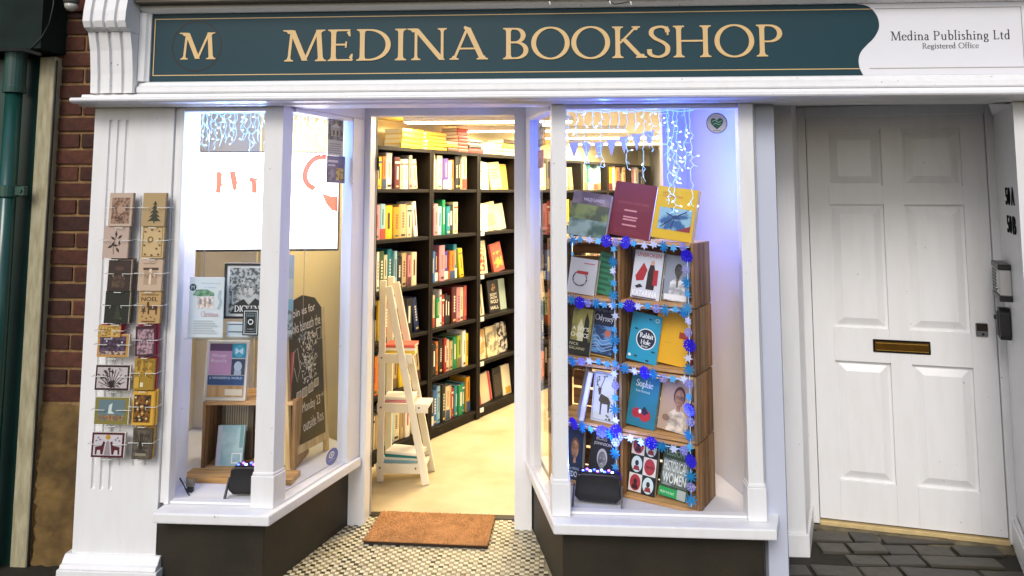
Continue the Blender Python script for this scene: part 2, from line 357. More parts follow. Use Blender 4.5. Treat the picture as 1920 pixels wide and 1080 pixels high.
# ---- lobby floor of small square mosaic tiles
lob = MB().prism([(-1.30, -.12), (.03, -.12), (-.13, .76), (-1.06, .76)], -.012, -.003).build('lobby_floor', mat('tile_grout', '#9a9074', .85, var=.25, scale=40)); tag(lob, 'cream and grey mosaic tile floor of the shop lobby', kind='structure')
tm = [mat('tile_cream', '#dcd3b2', .4, var=.10, scale=3), mat('tile_cream_worn', '#cbc0a0', .45, var=.15, scale=3), mat('tile_grey', '#958b70', .5, var=.2, scale=3), mat('tile_dark', '#3d3423', .45, var=.2, scale=3), mat('tile_mid', '#6d6246', .5, var=.2, scale=3)]
tme = []
for m in tm:
    q = B(-.0095, .0095, -.0095, .0095, -.004, .0016).mesh('mosaic_tile', .0012); q.materials.append(m); tme.append(q)
tiles = []
for j in range(46):
    for i in range(72):
        x, y = -1.35 + i * .0205, -.11 + j * .0195
        lx = -1.26 + (y + .05) * .31; rx = .005 - (y + .05) * .205
        if y > .76 or not lx < x < rx: continue
        if (i + j) % 2 == 0: k = 0 if rnd.random() < .8 else 1
        else:
            p = rnd.random(); d = .35 if x < -.95 + .3 * y else (.22 if x > -.25 else .07)
            k = 3 if p < d else (4 if p < d + .25 else 2)
        tiles.append((x + rnd.uniform(-.0006, .0006), y + rnd.uniform(-.0006, .0006), k))
near = sorted([t for t in tiles if t[1] > .1], key=lambda t: t[1])[:300]; nearset = set(near)
for t in near: link('mosaic_tile', tme[t[2]], lob, (t[0], t[1], rnd.uniform(-.0006, .0002)))
rest = MB()
for t in tiles:
    if t in nearset: continue
    rest.use(tm[t[2]]); rest.box(t[0] - .0094, t[0] + .0094, t[1] - .0094, t[1] + .0094, -.004, .0013 + rnd.uniform(-.0006, .0002))
ro = rest.build('mosaic_tiling', None, lob); ro['kind'] = 'stuff'

# ---- shop interior shell
M_FLOOR = mat('shop_floor_vinyl', '#d3c4a0', .4, col2='#b3a079', scale=3.5, bump=.1, bscale=60, detail=8)
fl = MB().prism([(-1.06, .765), (.0, .765), (1.1, .9), (1.1, 6.0), (-1.9, 6.0), (-1.9, .96), (-1.3, .96)], -.05, -.002).build('shop_floor', M_FLOOR); tag(fl, 'pale tan scuffed vinyl floor inside the shop', kind='structure')
ce = MB().prism([(-2.06, .12), (1.15, .12), (1.15, 6.0), (-2.06, 6.0)], 2.085, 2.12).build('shop_ceiling', mat('ceiling_cream', '#e8dfc4', .75, var=.05)); tag(ce, 'cream ceiling of the lit shop', kind='structure')
D29 = Vector((.486, .874, 0)); N29 = Vector((-.874, .486, 0))
wl = MB().prism([(-2.06, .41), (-1.9985, .41), (-1.9985, .242), (-1.985, .242), (-1.985, 1.0), (-1.63, 1.0), (1.1, 5.91), (1.1, 6.0), (-2.06, 6.0)], -.05, 2.085)
wo = wl.build('shop_wall', M_CREAMWALL); B(-1.984, -1.66, .975, .9985, .326, 2.084).build('shop_wall', mat('white_display_paint', '#dcd4c4', .6, var=.05)); wx = bpy.data.objects[-1] if False else COL.objects[-1]; tag(wx, 'pale painted backing wall of the left window display', kind='structure')
tag(wo, 'cream wall behind the bookcases and the left window display', kind='structure')
wr = MB().prism([(.825, .06), (.9, .06), (1.16, .94), (1.16, 5.9), (1.06, 5.9), (1.06, .90), (.535, .86), (.535, .75), (.655, .75)], -.05, 2.085).build('shop_wall', mat('pale_lilac_wall', '#c4c9da', .55, var=.04)); tag(wr, 'pale wall at the right end of the right window display', kind='structure')
wb = B(.2, 1.1, 5.6, 5.68, -.05, 2.085).build('shop_wall', M_CREAMWALL); tag(wb, 'cream back wall deep inside the shop', kind='structure')
up = B(-6, 6, .18, .4, 2.44, 6.5).build('upper_wall', mat('upper_brick', '#5a2a18', .85, var=.4, scale=20)); tag(up, 'brick wall above the shop sign', kind='structure')
ub = B(-2.0, 2.6, .4, 6, 2.13, 2.2).build('upper_floor', mat('upper_floor_boards', '#6b5a40', .8)); tag(ub, 'floor of the storey above the shop', kind='structure')
ub2 = B(1.17, 2.6, .95, 1.02, -.05, 2.13).build('hallway_wall', M_CREAMWALL); tag(ub2, 'wall behind the white side door', kind='structure')

# ================================================================== shopfront
sf = thing('shopfront', 'white painted timber shopfront with two bay windows and recessed doorway', 'shopfront')
# pilaster with three flutes
def flute_plan(x0, x1, y0, y1, xs, wd, dp):
    p = [(x0, y0)]
    for x in xs: p += [(x - wd, y0), (x - wd * .6, y0 + dp * .8), (x, y0 + dp), (x + wd * .6, y0 + dp * .8), (x + wd, y0)]
    return p + [(x1, y0), (x1, y1), (x0, y1)]
P = MB(); xs = (-1.925, -1.888, -1.851)
P.prism([(-1.998, 0), (-1.645, 0), (-1.645, .24), (-1.998, .24)], .0, .378)
P.prism(flute_plan(-1.998, -1.645, 0, .24, xs, .008, .011), .378, 1.911)
P.prism([(-1.998, 0), (-1.645, 0), (-1.645, .24), (-1.998, .24)], 1.911, 1.968)
pil = P.build('pilaster', WHITE, sf)
b = MB().box(-2.03, -1.612, -.05, .24, -.01, .082); b.build('plinth_block', WHITE, pil, bevel=.005, seg=2)
MB().prism([(.24, .083), (-.046, .083), (-.04, .097), (-.028, .101), (-.022, .112), (-.008, .128), (.24, .128)], -2.022, -1.62, 'x').build('base_moulding', WHITE, pil, bevel=.002)
# narrow strip between pilaster and window
B(-1.6445, -1.622, .012, .07, .326, 1.964).build('edge_strip', WHITE, sf, bevel=.003)
# console bracket over the pilaster
c = MB(); cx0, cx1 = -1.985, -1.800; gx = [-1.945, -1.892, -1.84]; gw = .009
lim = [cx0] + [v for x in gx for v in (x - gw, x + gw)] + [cx1]
for i in range(len(lim) - 1):
    o = .014 if i % 2 else 0
    c.prism([(.1, 2.02), (-.062 + o, 2.02), (-.066 + o, 2.1), (-.078 + o, 2.2), (-.098 + o, 2.275), (.1, 2.275)], lim[i], lim[i + 1], 'x')
    c.prism([(.1, 2.277), (-.10 + o, 2.277), (-.128 + o, 2.29), (-.14 + o, 2.315), (-.136 + o, 2.36), (-.12 + o, 2.44), (.1, 2.44)], lim[i], lim[i + 1], 'x')
c.build('console_bracket', WHITE, sf)
B(-1.99, -1.795, -.002, .1, 2.0165, 2.018).build('bracket_seat', WHITE, sf)
# cornice moulding, fascia board and frame
XR = 4.4
co = MB().prism([(.02, 1.964), (-.05, 1.964), (-.066, 1.971), (-.118, 1.972), (-.127, 1.977), (-.13, 1.983), (-.127, 1.990), (-.118, 1.994), (-.07, 1.997), (-.052, 2.004), (-.048, 2.0155), (.02, 2.0155)], -2.03, XR, 'x').build('cornice', WHITE, sf)
B(-1.998, XR, .003, .17, 2.0175, 2.44).build('fascia_board', WHITE, sf)
fr = MB()
fr.prism([(.002, 2.0195), (-.036, 2.0195), (-.042, 2.026), (-.042, 2.045), (-.026, 2.056), (-.022, 2.068), (-.012, 2.073), (.002, 2.073)], -1.795, XR, 'x')
fr.prism([(.002, 2.372), (-.02, 2.372), (-.04, 2.385), (-.04, 2.40), (.002, 2.40)], -1.795, XR, 'x')
fr.prism([(-1.798, .0015), (-1.798, -.034), (-1.785, -.036), (-1.772, -.03), (-1.765, -.02), (-1.757, -.014), (-1.757, .0015)], 2.0735, 2.3715, 'z')
fr.build('fascia_frame', WHITE, sf)
M_OLD = wood('weathered_ledge', '#6e675a', '#3c362c', stretch=(1, 14, 14), rough=.85, bump=.5)
B(-1.797, XR, -.09, .1, 2.4015, 2.425).build('top_ledge', M_OLD, sf, bevel=.004)
# head of the windows, soffit
B(-1.6445, 1.788, .012, .10, 1.9655, 2.017).build('window_head', WHITE, sf)
MB().prism([(-1.64, .1005), (2.2, .1005), (2.2, .94), (-1.2, .94), (-1.64, .3)], 2.035, 2.08).build('soffit', WHITE, sf)
def splay_pt(a, b_, t, off=0):
    a, b_ = Vector((*a, 0)), Vector((*b_, 0)); d = (b_ - a).normalized(); n = Vector((d.y, -d.x, 0)); p = a.lerp(b_, t) + n * off
    return (p.x, p.y)
def bay(sign, S0, S1, frame, sill, riser, panes):
    wf = frame.build('window_frame', WHITE, sf, bevel=.003, seg=2)
    for p in panes:
        p.build('pane', GLASS, wf)
    MB().prism(sill, .285, .325).build('window_sill', WHITE, sf, bevel=.006, seg=2)
    MB().prism(riser, -.012, .2845).build('stall_riser', M_STONE, sf, bevel=.003)
    return wf
def mullion(f, plan, z0=.3255, z1=1.9645):
    f.prism(plan, z0, z1)
    cx = sum(p[0] for p in plan) / len(plan); cy = sum(p[1] for p in plan) / len(plan)
    big = [(cx + (x - cx) * 1.0 + math.copysign(.007, x - cx), cy + (y - cy) + math.copysign(.009, y - cy)) for x, y in plan]
    f.prism(big, z0 + .0005, .452); f.prism([(cx + (x - cx) * .5 + (q[0] - cx) * .5, cy + (y - cy) * .5 + (q[1] - cy) * .5) for (x, y), q in zip(plan, big)], .4525, .464)
def strip_plan(S0, S1, t0, t1, o0, o1): return [splay_pt(S0, S1, t0, o0), splay_pt(S0, S1, t1, o0), splay_pt(S0, S1, t1, o1), splay_pt(S0, S1, t0, o1)]
# left bay
L0, L1 = (-1.155, .04), (-.998, .60)
f = MB()
f.box(-1.6215, -1.6005, .0, .055, .326, 1.9645)
mullion(f, [(-1.243, -.008), (-1.162, -.008), (-1.140, .052), (-1.172, .066), (-1.243, .052)])
f.box(-1.6, -1.2435, .004, .05, 1.945, 1.964); f.box(-1.6, -1.2435, .008, .045, .3262, .337)
f.prism(strip_plan(L0, L1, .03, .83, .022, -.022), 1.945, 1.964); f.prism(strip_plan(L0, L1, .03, .83, .018, -.018), .3262, .337)
f.prism(strip_plan(L0, L1, .83, 1.02, .026, -.03), .326, 1.9645)
f.prism(strip_plan(L0, L1, 0.0, 1.05, .02, -.02), 1.9655, 2.034)
bay(1, L0, L1, f, [(-1.622, -.08), (-1.147, -.08), (-.957, .595), (-1.03, .618), (-1.10, .40), (-1.2, .075), (-1.622, .075)],
    [(-1.642, .0), (-1.195, .0), (-1.012, .655), (-1.1, .70), (-1.26, .1), (-1.642, .1)],
    [B(-1.6, -1.2435, .026, .031, .3375, 1.9445), MB().prism(strip_plan(L0, L1, .035, .83, .002, -.003), .3375, 1.9445)])
# right bay
Q0, Q1 = (-.01, .04), (-.135, .60)
f = MB()
mullion(f, [(-.024, -.008), (.036, -.008), (.036, .052), (.006, .066), (-.032, .05)])
mullion(f, [(.738, -.008), (.797, -.008), (.812, .03), (.80, .052), (.738, .052)])
f.box(.0365, .7375, .004, .05, 1.945, 1.964); f.box(.0365, .7375, .008, .045, .3262, .337)
f.prism(strip_plan(Q0, Q1, .05, .83, .022, -.022), 1.945, 1.964); f.prism(strip_plan(Q0, Q1, .05, .83, .018, -.018), .3262, .337)
f.prism(strip_plan(Q0, Q1, .83, 1.02, .03, -.022), .326, 1.9645)
f.prism(strip_plan(Q0, Q1, 0.0, 1.05, .02, -.02), 1.9655, 2.034)
bay(-1, Q0, Q1, f, [(-.024, -.08), (.822, -.08), (.905, .16), (.965, .445), (.80, .445), (.80, .075), (.02, .075), (-.10, .62), (-.168, .615)],
    [(.012, .0), (.79, .0), (.935, .45), (.8, .45), (.75, .1), (.08, .1), (-.06, .69), (-.135, .66)],
    [B(.0365, .7375, .026, .031, .3375, 1.9445), MB().prism(strip_plan(Q0, Q1, .06, .83, .002, -.003), .3375, 1.9445)])
# boarding right of the right bay, reveal of the side door
MB().prism([(.813, .03), (.968, .455), (.968, .55), (.93, .55), (.905, .4), (.80, .0525)], .3265, 2.034).build('side_panel', WHITE, sf)
pr = MB().prism([(.969, .46), (1.098, .46), (1.225, .79), (1.225, .93), (.969, .93)], -.01, 2.034).build('pilaster', WHITE, sf, bevel=.003)
MB().prism([(.95, .445), (1.106, .445), (1.236, .785), (1.222, .79), (1.099, .459), (.95, .459)], -.012, .085).build('skirting', WHITE, pr, bevel=.004, seg=2)
rv = MB().prism([(1.825, -.004), (4.4, -.004), (4.4, .9), (2.10, .9), (2.085, .60)], -.01, 1.9635).build('pilaster', WHITE, sf)
MB().prism([(1.806, -.02), (4.4, -.02), (4.4, -.005), (1.824, -.005), (2.083, .605), (2.064, .61)], -.012, .11).build('skirting', WHITE, rv, bevel=.003)
MB().prism([(1.813, -.013), (4.4, -.013), (4.4, -.005), (1.824, -.005), (2.083, .605), (2.071, .608)], .1105, .135).build('skirting_cap', WHITE, rv, bevel=.003)
MB().prism([(1.79, .1), (4.4, .1), (4.4, .9), (2.10, .9), (2.085, .60)], 1.9635, 2.034).build('reveal_head', WHITE, sf)
# display platforms
M_DISP = mat('white_display_board', '#d9dade', .4, var=.04)
MB().prism([(-1.995, .078), (-1.205, .078), (-1.105, .40), (-1.04, .62), (-1.04, .74), (-1.3, .95), (-1.62, .995), (-1.995, .995)], .26, .3235).build('display_floor', M_DISP, sf)
MB().prism([(.025, .078), (.795, .078), (.80, .15), (.655, .749), (-.09, .66), (-.085, .62)], .26, .3235).build('display_floor', M_DISP, sf)
# ---- door frame of the shop entrance
df = MB()
df.box(-1.032, -.942, .615, .72, -.004, 2.034); df.box(-.216, -.132, .615, .72, -.004, 2.034)
df.box(-.9415, -.2165, .63, .71, 1.986, 2.034)
df.build('door_frame', WHITE, sf, bevel=.004, seg=2)
B(-.9415, -.2165, .715, .765, -.012, .006).build('threshold', mat('dark_threshold', '#2a1d0f', .5), sf, bevel=.003)
# wall stub hiding the platform sides inside
MB().prism([(-1.033, .7205), (-1.0, .7205), (-1.0, .76), (-1.3, .96), (-1.33, .95), (-1.04, .742)], -.01, .2595).build('platform_side', WHITE, sf)
MB().prism([(-.13, .7205), (-.09, .7205), (.534, .77), (.534, .81), (-.13, .76)], -.01, .2595).build('platform_side', WHITE, sf)

# ---- the shop door, folded open against the inside
sd = thing('shop_door', 'cream painted shop door standing open, seen edge on at left jamb', 'door', (-.937, .735, .008), (0, 0, R(104)))
M_DOORCREAM = mat('cream_gloss_paint', '#d9cfb8', .4, var=.08, scale=5)
B(0, .70, 0, .045, 0, 1.972).build('door_leaf', M_DOORCREAM, sd, bevel=.003)
for z in (.26, .98, 1.74): MB().box(-.004, .02, -.004, -.001, z - .036, z + .036).tube([(-.003, -.005, z - .036), (-.003, -.005, z + .036)], .005, 8).build('hinge', mat('old_bronze', '#3a3024', .4, metal=.7), sd)

# ================================================================== side door
dd = thing('front_door', 'white six panel door with brass letterbox in the right recess', 'door', (1.27, .80, .024), (0, 0, R(-12.295)))
W, H = .80, 1.96; lf = MB()
lf.box(0, W, 0, .045, 0, H)
xs = [(0, .095), (.345, .437), (.697, W)]; zs = [(0, .185), (.752, .912), (1.515, 1.607), (1.885, H)]
for a, b_ in xs: lf.box(a, b_, -.018, -.0005, 0.0005, H - .0005)
for a, b_ in zs:
    for u, v in ((.0955, .3445), (.4375, .6965)): lf.box(u, v, -.018, -.0005, a + .0005, b_ - .0005)
lf.build('door_leaf', WHITE, dd)
for (u, v) in ((.0955, .3445), (.4375, .6965)):
    for (a, b_) in ((.185, .752), (.912, 1.515), (1.607, 1.885)):
        p = MB(); k = .014; e = .034
        i = p.add([(u + k, -.0008, a + k), (v - k, -.0008, a + k), (v - k, -.0008, b_ - k), (u + k, -.0008, b_ - k), (u + e + k, -.015, a + e + k), (v - e - k, -.015, a + e + k), (v - e - k, -.015, b_ - e - k), (u + e + k, -.015, b_ - e - k)])
        for q in ((4, 5, 6, 7), (0, 1, 5, 4), (1, 2, 6, 5), (2, 3, 7, 6), (3, 0, 4, 7)): p.face([i + j for j in q])
        p.build('door_panel', WHITE, dd)
lb = MB().box(.268, .520, -.024, -.0185, .802, .864).build('letterbox', mat('letterbox_rim', '#1a130a', .35, metal=.6), dd, bevel=.003)
B(.276, .512, -.027, -.0245, .811, .855).build('letter_flap', M_BRASS, lb, bevel=.002)
B(.280, .508, -.029, -.0272, .846, .850).build('flap_lip', mat('bright_brass', '#d9b35a', .25, metal=.9), lb)
B(.280, .508, -.029, -.0272, .8125, .8155).build('flap_lip', mat('bright_brass', '#d9b35a', .25, metal=.9), lb)
lk = MB().box(.715, .765, -.03, -.0185, .900, .962).build('lock', M_STEEL, dd, bevel=.003)
B(.717, .763, -.033, -.0302, .926, .960).build('lock_cover', mat('dark_bronze', '#3c342c', .4, metal=.6), lk, bevel=.002)
MB().lathe([(.006, 0), (.006, .004)], (.742, -.0345, .912), 10, 'y').build('keyhole', M_BLACK, lk)
# frame of that door (fixed)
fr = MB(); fr.box(-.045, -.004, -.03, .06, -.012, 2.02); fr.box(W + .004, W + .05, -.03, .06, -.012, 2.02); fr.box(-.0035, W + .0035, -.03, .06, H + .004, 2.02)
fo = fr.build('side_door_frame', WHITE, sf, (1.27, .80, .012), (0, 0, R(-12.295)), bevel=.003)
B(-.0035, W + .0035, -.004, .03, .0165, .0225).build('weather_strip', M_BLACK, sf, (1.27, .80, .0), (0, 0, R(-12.295)))
st = MB().box(-.0035, W + .0035, -.034, .05, -.012, .014).build('door_sill', mat('aluminium_sill', '#d9c08a', .45, metal=.1, var=.2, scale=20), sf, (1.27, .80, .002), (0, 0, R(-12.295)), bevel=.002)
MB().box(-.06, W + .10, -.075, -.036, -.03, .000).build('door_step', mat('worn_stone_step', '#7a6f55', .8, col2='#4b4433', scale=14, bump=.4), sf, (1.27, .80, .0), (0, 0, R(-12.295)), bevel=.006, seg=2)
MB().box(-.07, W + .11, -.115, -.0765, -.04, -.006).build('door_step', mat('worn_stone_step', '#7a6f55'), sf, (1.27, .80, .0), (0, 0, R(-12.295)), bevel=.006, seg=2)
# things on the right reveal: frame running from (1.79,0) to (2.085,.60), facing left
RD = Vector((2.085 - 1.825, .604, 0)); RL = RD.length; RD.normalize(); RANG = math.atan2(RD.y, RD.x)
def on_reveal(name, label, cat, t, z):           # local x runs towards the street, -y faces the doorway... x flipped so text reads
    p = Vector((1.825, -.004, 0)) + RD * t
    return thing(name, label, cat, (p.x, p.y, z), (0, 0, RANG + math.pi))
M_NUM = mat('black_numeral', (.006, .006, .006), .9, spec=.1)
for txt, z, lab in (('50 A', 1.545, 'black house number reading 50 A on the white reveal'), ('50 B', 1.425, 'black house number reading 50 B, below the other number')):
    n = on_reveal('house_number', lab, 'house number', .36, z)
    u = 0
    for ch, wd in (('5', .058), ('0', .058), (txt[-1], .085)):
        mb = MB()
        for k, f_ in enumerate(sans(ch, wd, .075, .010)): mb.prism(f_, -.0035 - k * .00002, -.0003, 'y')
        mb.build('numeral' if ch in '50' else 'letter', M_NUM, n, (u, 0, 0)); u += wd + (.016 if ch == '5' else .035)
ic = on_reveal('intercom', 'grey and black door intercom with slatted speaker on the reveal', 'intercom', .575, 1.15)
B(0, .235, -.045, -.0005, 0, .112).build('housing', mat('intercom_grey', '#b9b7b4', .4), ic, bevel=.004)
B(-.003, .238, -.05, -.0005, .1125, .136).build('top_cap', M_BLACK, ic, bevel=.003); B(-.003, .238, -.05, -.0005, -.024, -.0005).build('bottom_cap', M_BLACK, ic, bevel=.003)
for i in range(7): B(.01, .125, -.0485, -.0455, .010 + i * .0145, .017 + i * .0145).build('speaker_slat', M_BLACK, ic)
B(.14, .225, -.0475, -.0455, .012, .1).build('name_plate', mat('name_plate', '#b9b8b6', .3), ic); MB().lathe([(.008, 0), (.007, -.006)], (.18, -.0478, .03), 10, 'y').build('button', M_STEEL, ic)
kb = on_reveal('key_safe', 'small black key safe box below the intercom', 'key safe', .515, .965)
MB().prism([(.0, 0), (.0, .10), (.012, .12), (.068, .12), (.08, .10), (.08, 0), (.065, -.02), (.015, -.02)], -.045, -.0005, 'y').build('housing', mat('key_safe_black', (.02, .02, .022), .4), kb, bevel=.006, seg=2)
MB().prism([(.012, .005), (.012, .095), (.02, .105), (.05, .105), (.05, -.005), (.02, -.005)], -.052, -.0455, 'y').build('cover', mat('key_safe_grey', '#5f5d5c', .35), kb, bevel=.003)
MB().lathe([(.011, 0), (.009, -.008)], (.031, -.0525, .075), 12, 'y').build('dial', M_BLACK, kb)

# ================================================================== sign
sg = thing('shop_sign', 'dark teal shop sign with gold letters reading Medina Bookshop', 'sign', (0, 0, 0))
XL, Z0, Z1 = -1.7565, 2.0735, 2.3715
M_TEAL = mat('sign_teal', '#183c46', .5, var=.10, scale=3, spec=.3); M_GOLD = mat('sign_gold', '#dcb980', .42, var=.06, scale=10)
M_SIGNWHITE = mat('sign_white', '#e4e4e9', .4, var=.03)
B(XL, XR, -.006, .002, Z0, Z1).build('sign_board', M_TEAL, sg)
wave = [AT(x, y, -.008) for x, y in ((1606, 3), (1628, 12), (1642, 26), (1648, 42), (1647, 56), (1638, 72), (1624, 86), (1614, 98), (1610, 112), (1612, 128), (1619, 146))]
wp = [(p.x, max(Z0, min(Z1 - .0005, p.z))) for p in wave]; wp = spline(wp, 4)
MB().prism([(XR, Z1 - .0005), (XR, Z0 + .0005)] + [(x, max(Z0 + .0005, min(Z1 - .0005, z))) for x, z in reversed(wp)], -.0095, -.0062, 'y').build('white_panel', M_SIGNWHITE, sg)
a = Art(-.0068); bx0, bz0, bz1 = AT(290, 90, 0).x, 2.1, 2.347
a.rect(bx0, bz1, 1.29, bz1 + .0035, M_GOLD).rect(bx0, bz0, 1.245, bz0 + .0035, M_GOLD).rect(bx0, bz0 + .0035, bx0 + .0035, bz1, M_GOLD); a.build('gold_border', sg)
a = Art(-.0102); GY = mat('border_grey', '#9c988d', .5); e = AT(1916, 80, 0).x
a.rect(1.3, bz1, e, bz1 + .003, GY).rect(1.27, bz0, e, bz0 + .003, GY).rect(e - .003, bz0 + .003, e, bz1, GY); a.build('grey_border', sg)
a = Art(-.0068); cm = AT(370, 87, 0); rr = .109
a.poly(ribbon(arcp(cm.x, cm.z, rr, rr, 0, 360, 48), .006), mat('sign_ring', '#04090c', .5)); a.build('emblem_ring', sg)
def letters(txt, x0, x1, z, h, tk=.122, space=.0, y=-.0068):
    global TK, TN
    TK, TN = tk, tk * .42
    tot = sum(glyph(ch)[0] + space for ch in txt); sx = (x1 - x0) / tot; x = x0
    for ch in txt:
        wd, fn = glyph(ch); mb = MB()
        for i, p in enumerate(fn()): mb.prism([(x + q[0] * sx, z + q[1] * h) for q in p], y - .0022 - i * .00004, y, 'y')
        if mb.v: o = mb.build('letter', M_GOLD, sg)
        x += (wd + space) * sx
zb = AT(722, 114, 0).z
letters('M', AT(338, 110, 0).x, AT(406, 110, 0).x, AT(370, 112, 0).z, AT(370, 62, 0).z - AT(370, 112, 0).z)
hh = AT(722, 55, 0).z - zb
letters('MEDINA', AT(532, 114, 0).x, AT(914, 114, 0).x, zb, hh)
letters('BOOKSHOP', AT(941, 110, 0).x, AT(1470, 110, 0).x, AT(1200, 109, 0).z, AT(1200, 50, 0).z - AT(1200, 109, 0).z)
a = Art(-.0102); K = mat('sign_black_print', (.02, .02, .022), .45)
x0, x1 = AT(1668, 75, 0).x, AT(1893, 75, 0).x; a.poly(pen('Medina Publishing Ltd', x1 - x0, .037, .12, .055, .035)[0], K, x0, AT(1780, 75.5, 0).z)
x0, x1 = AT(1727, 92, 0).x, AT(1833, 92, 0).x; a.poly(pen('Registered Office', x1 - x0, .0225, .12, .05, .03)[0], K, x0, AT(1780, 91.5, 0).z); a.build('small_lettering', sg)
# loose fairy light wire lying over the top ledge
fw = MB(); pts = [AT(x, y, -.10) for x, y in ((1020, -14), (1030, 3), (1037, -10), (1120, -12), (1143, 2), (1152, 8), (1166, 6), (1182, 3), (1190, -10), (1300, -14))]
fw.tube([(p.x, p.y + .0, p.z) for p in pts], .0022, 5); wire = fw.build('fairy_light_wire', mat('dark_cable', (.02, .02, .02), .5)); tag(wire, 'thin dark fairy light wire looping over the top of the sign', 'cable')
for i in (1, 4, 7):
    MB().tube([pts[i], pts[i] + Vector((.004, -.004, -.014))], [.0035, .002], 6).build('bulb', mat('unlit_bulb', '#e8e8e0', .2), wire)

# ================================================================== brick pier on the left
bw = thing('brick_wall', 'red brown brick pier with crumbling render below, left of the shopfront', 'wall')
B(-2.345, -1.9985, .205, .4, -.02, 3.2).build('mortar_bed', mat('lime_mortar', '#94764f', .95, col2='#6d5336', scale=25, bump=.8, bscale=60), bw)
bmats = [mat('brick_%s' % n_, c1, .85, col2=c2, scale=22, bump=.6, bscale=70, detail=5) for n_, c1, c2 in (('a', '#562c1c', '#331a10'), ('b', '#4b2416', '#2c140b'), ('c', '#613524', '#3d2014'), ('d', '#43231a', '#27120b'))]
bm_full = {}
def brick(x0, x1, z):
    wd = round(x1 - x0, 3); m = rnd.choice(bmats); key = (wd, m.name)
    if key not in bm_full:
        q = MB().box(-wd / 2, wd / 2, 0, .05, 0, .062).mesh('brick', .004, 2)
        for v in q.vertices: v.co += Vector((rnd.uniform(-.001, .001), rnd.uniform(-.001, .0015), rnd.uniform(-.001, .001)))
        q.materials.append(m); bm_full[key] = q
    link('brick', bm_full[key], bw, ((x0 + x1) / 2, .195 + rnd.uniform(-.002, .003), z), (0, R(rnd.uniform(-.5, .5)), 0))
z = .672; row = 0
while z < 2.6:
    if row % 2 == 0: brick(-2.30, -2.087, z); brick(-2.075, -2.0005, z)
    else: brick(-2.30, -2.195, z); brick(-2.183, -2.0005, z)
    z += .0755; row += 1
rp = MB(); nx, nz = 14, 30; k0 = []
for j in range(nz + 1):
    for i in range(nx + 1):
        x = -2.335 + .336 * i / nx; zz = -.02 + (.672 + .02) * j / nz
        y = .168 + .012 * math.sin(i * 1.7 + j * .9) * math.cos(j * 1.3 - i * .4) + rnd.uniform(-.005, .005) + (.03 * (j / nz) ** 8)
        if j == nz: zz += rnd.uniform(-.02, .0)
        rp.v.append((x, y, zz))
for j in range(nz):
    for i in range(nx): q = j * (nx + 1) + i; rp.face((q, q + 1, q + nx + 2, q + nx + 1))
rp.build('cement_render', mat('brown_render', '#7c6236', .95, col2='#4c3a1f', scale=9, bump=.9, bscale=45, detail=8), bw, smooth=True)
# ---- green neighbouring shop: panel, cream corner board, overhang
gs = thing('green_shopfront', 'dark green painted timber of the neighbouring shop at far left', 'shopfront')
M_GREEN = mat('dark_green_paint', '#1f4038', .3, col2='#16302a', scale=4, bump=.12, bscale=20)
B(-6, -2.375, .17, .4, -.02, 2.215).build('panel', M_GREEN, gs)
B(-6, -2.66, .10, .1695, -.02, 2.2).build('door_post', mat('black_green_paint', '#0e1513', .4), gs)
cb = B(-2.373, -2.298, .15, .4, -.02, 2.22).build('corner_board', mat('cream_board', '#b5ad90', .6, col2='#8f8768', scale=9, stretch=(6, 6, 1), bump=.3, bscale=30), gs, bevel=.004)
MB().tube([(-2.292, .155, -.02), (-2.289, .15, .8), (-2.293, .15, 1.4), (-2.29, .15, 2.2)], .005, 5).build('cable', M_BLACK, gs)
B(-6, -2.285, .03, .4, 2.235, 3.0).build('overhang', mat('grey_green_cladding', '#1a2b25', .75, col2='#101b17', scale=6, spec=.2), gs)
MB().tube([(-3.1, .025, 2.232), (-2.5, .02, 2.228), (-2.35, .022, 2.226), (-2.28, .03, 2.205)], .008, 6).build('cable', M_BLACK, gs)
MB().tube([AT(*p, .025) for p in ((48, 98), (60, 88), (78, 70), (92, 45), (100, 10), (101, -10))], .0025, 5).build('cable', M_BLACK, gs)
# drainpipe
dp = thing('drainpipe', 'glossy green cast iron drainpipe with wall bracket at far left', 'drainpipe', (AT(17, 320, .09).x, .09, 0))
M_PIPE = mat('pipe_green', '#1f5049', .25, col2='#143832', scale=4, stretch=(3, 3, .8), coat=.3)
MB().lathe([(.034, -.02), (.034, 2.05)], n=20).build('pipe', M_PIPE, dp, smooth=True)
MB().lathe([(.046, 2.045), (.047, 2.07), (.044, 2.075), (.044, 2.6)], n=20).build('socket', mat('pipe_green_dull', '#24463f', .4), dp, smooth=False)
br = MB().lathe([(.036, 1.578), (.042, 1.58), (.042, 1.63), (.036, 1.632)], n=20).box(.035, .085, -.012, .012, 1.585, 1.626).build('bracket', M_PIPE, dp, bevel=.002)
MB().lathe([(.009, 0), (.007, -.006)], (.068, -.0125, 1.605), 8, 'y').build('bolt', M_PIPE, br)
# lamp bulb seen under the overhang
sp = thing('security_lamp', 'grey security lamp with glass lens above the brick pier', 'lamp', AT(134, 3, .10))
MB().lathe([(.012, .05), (.03, .03), (.034, 0), (.030, -.012)], n=16).build('lamp_body', mat('lamp_grey', '#4a4b45', .4), sp, smooth=True)
MB().lathe([(.029, -.0125), (.027, -.028), (.016, -.04), (.004, -.045)], n=16).build('lens', mat('lamp_lens', '#b8b9ae', .12, coat=.5), sp, smooth=True)

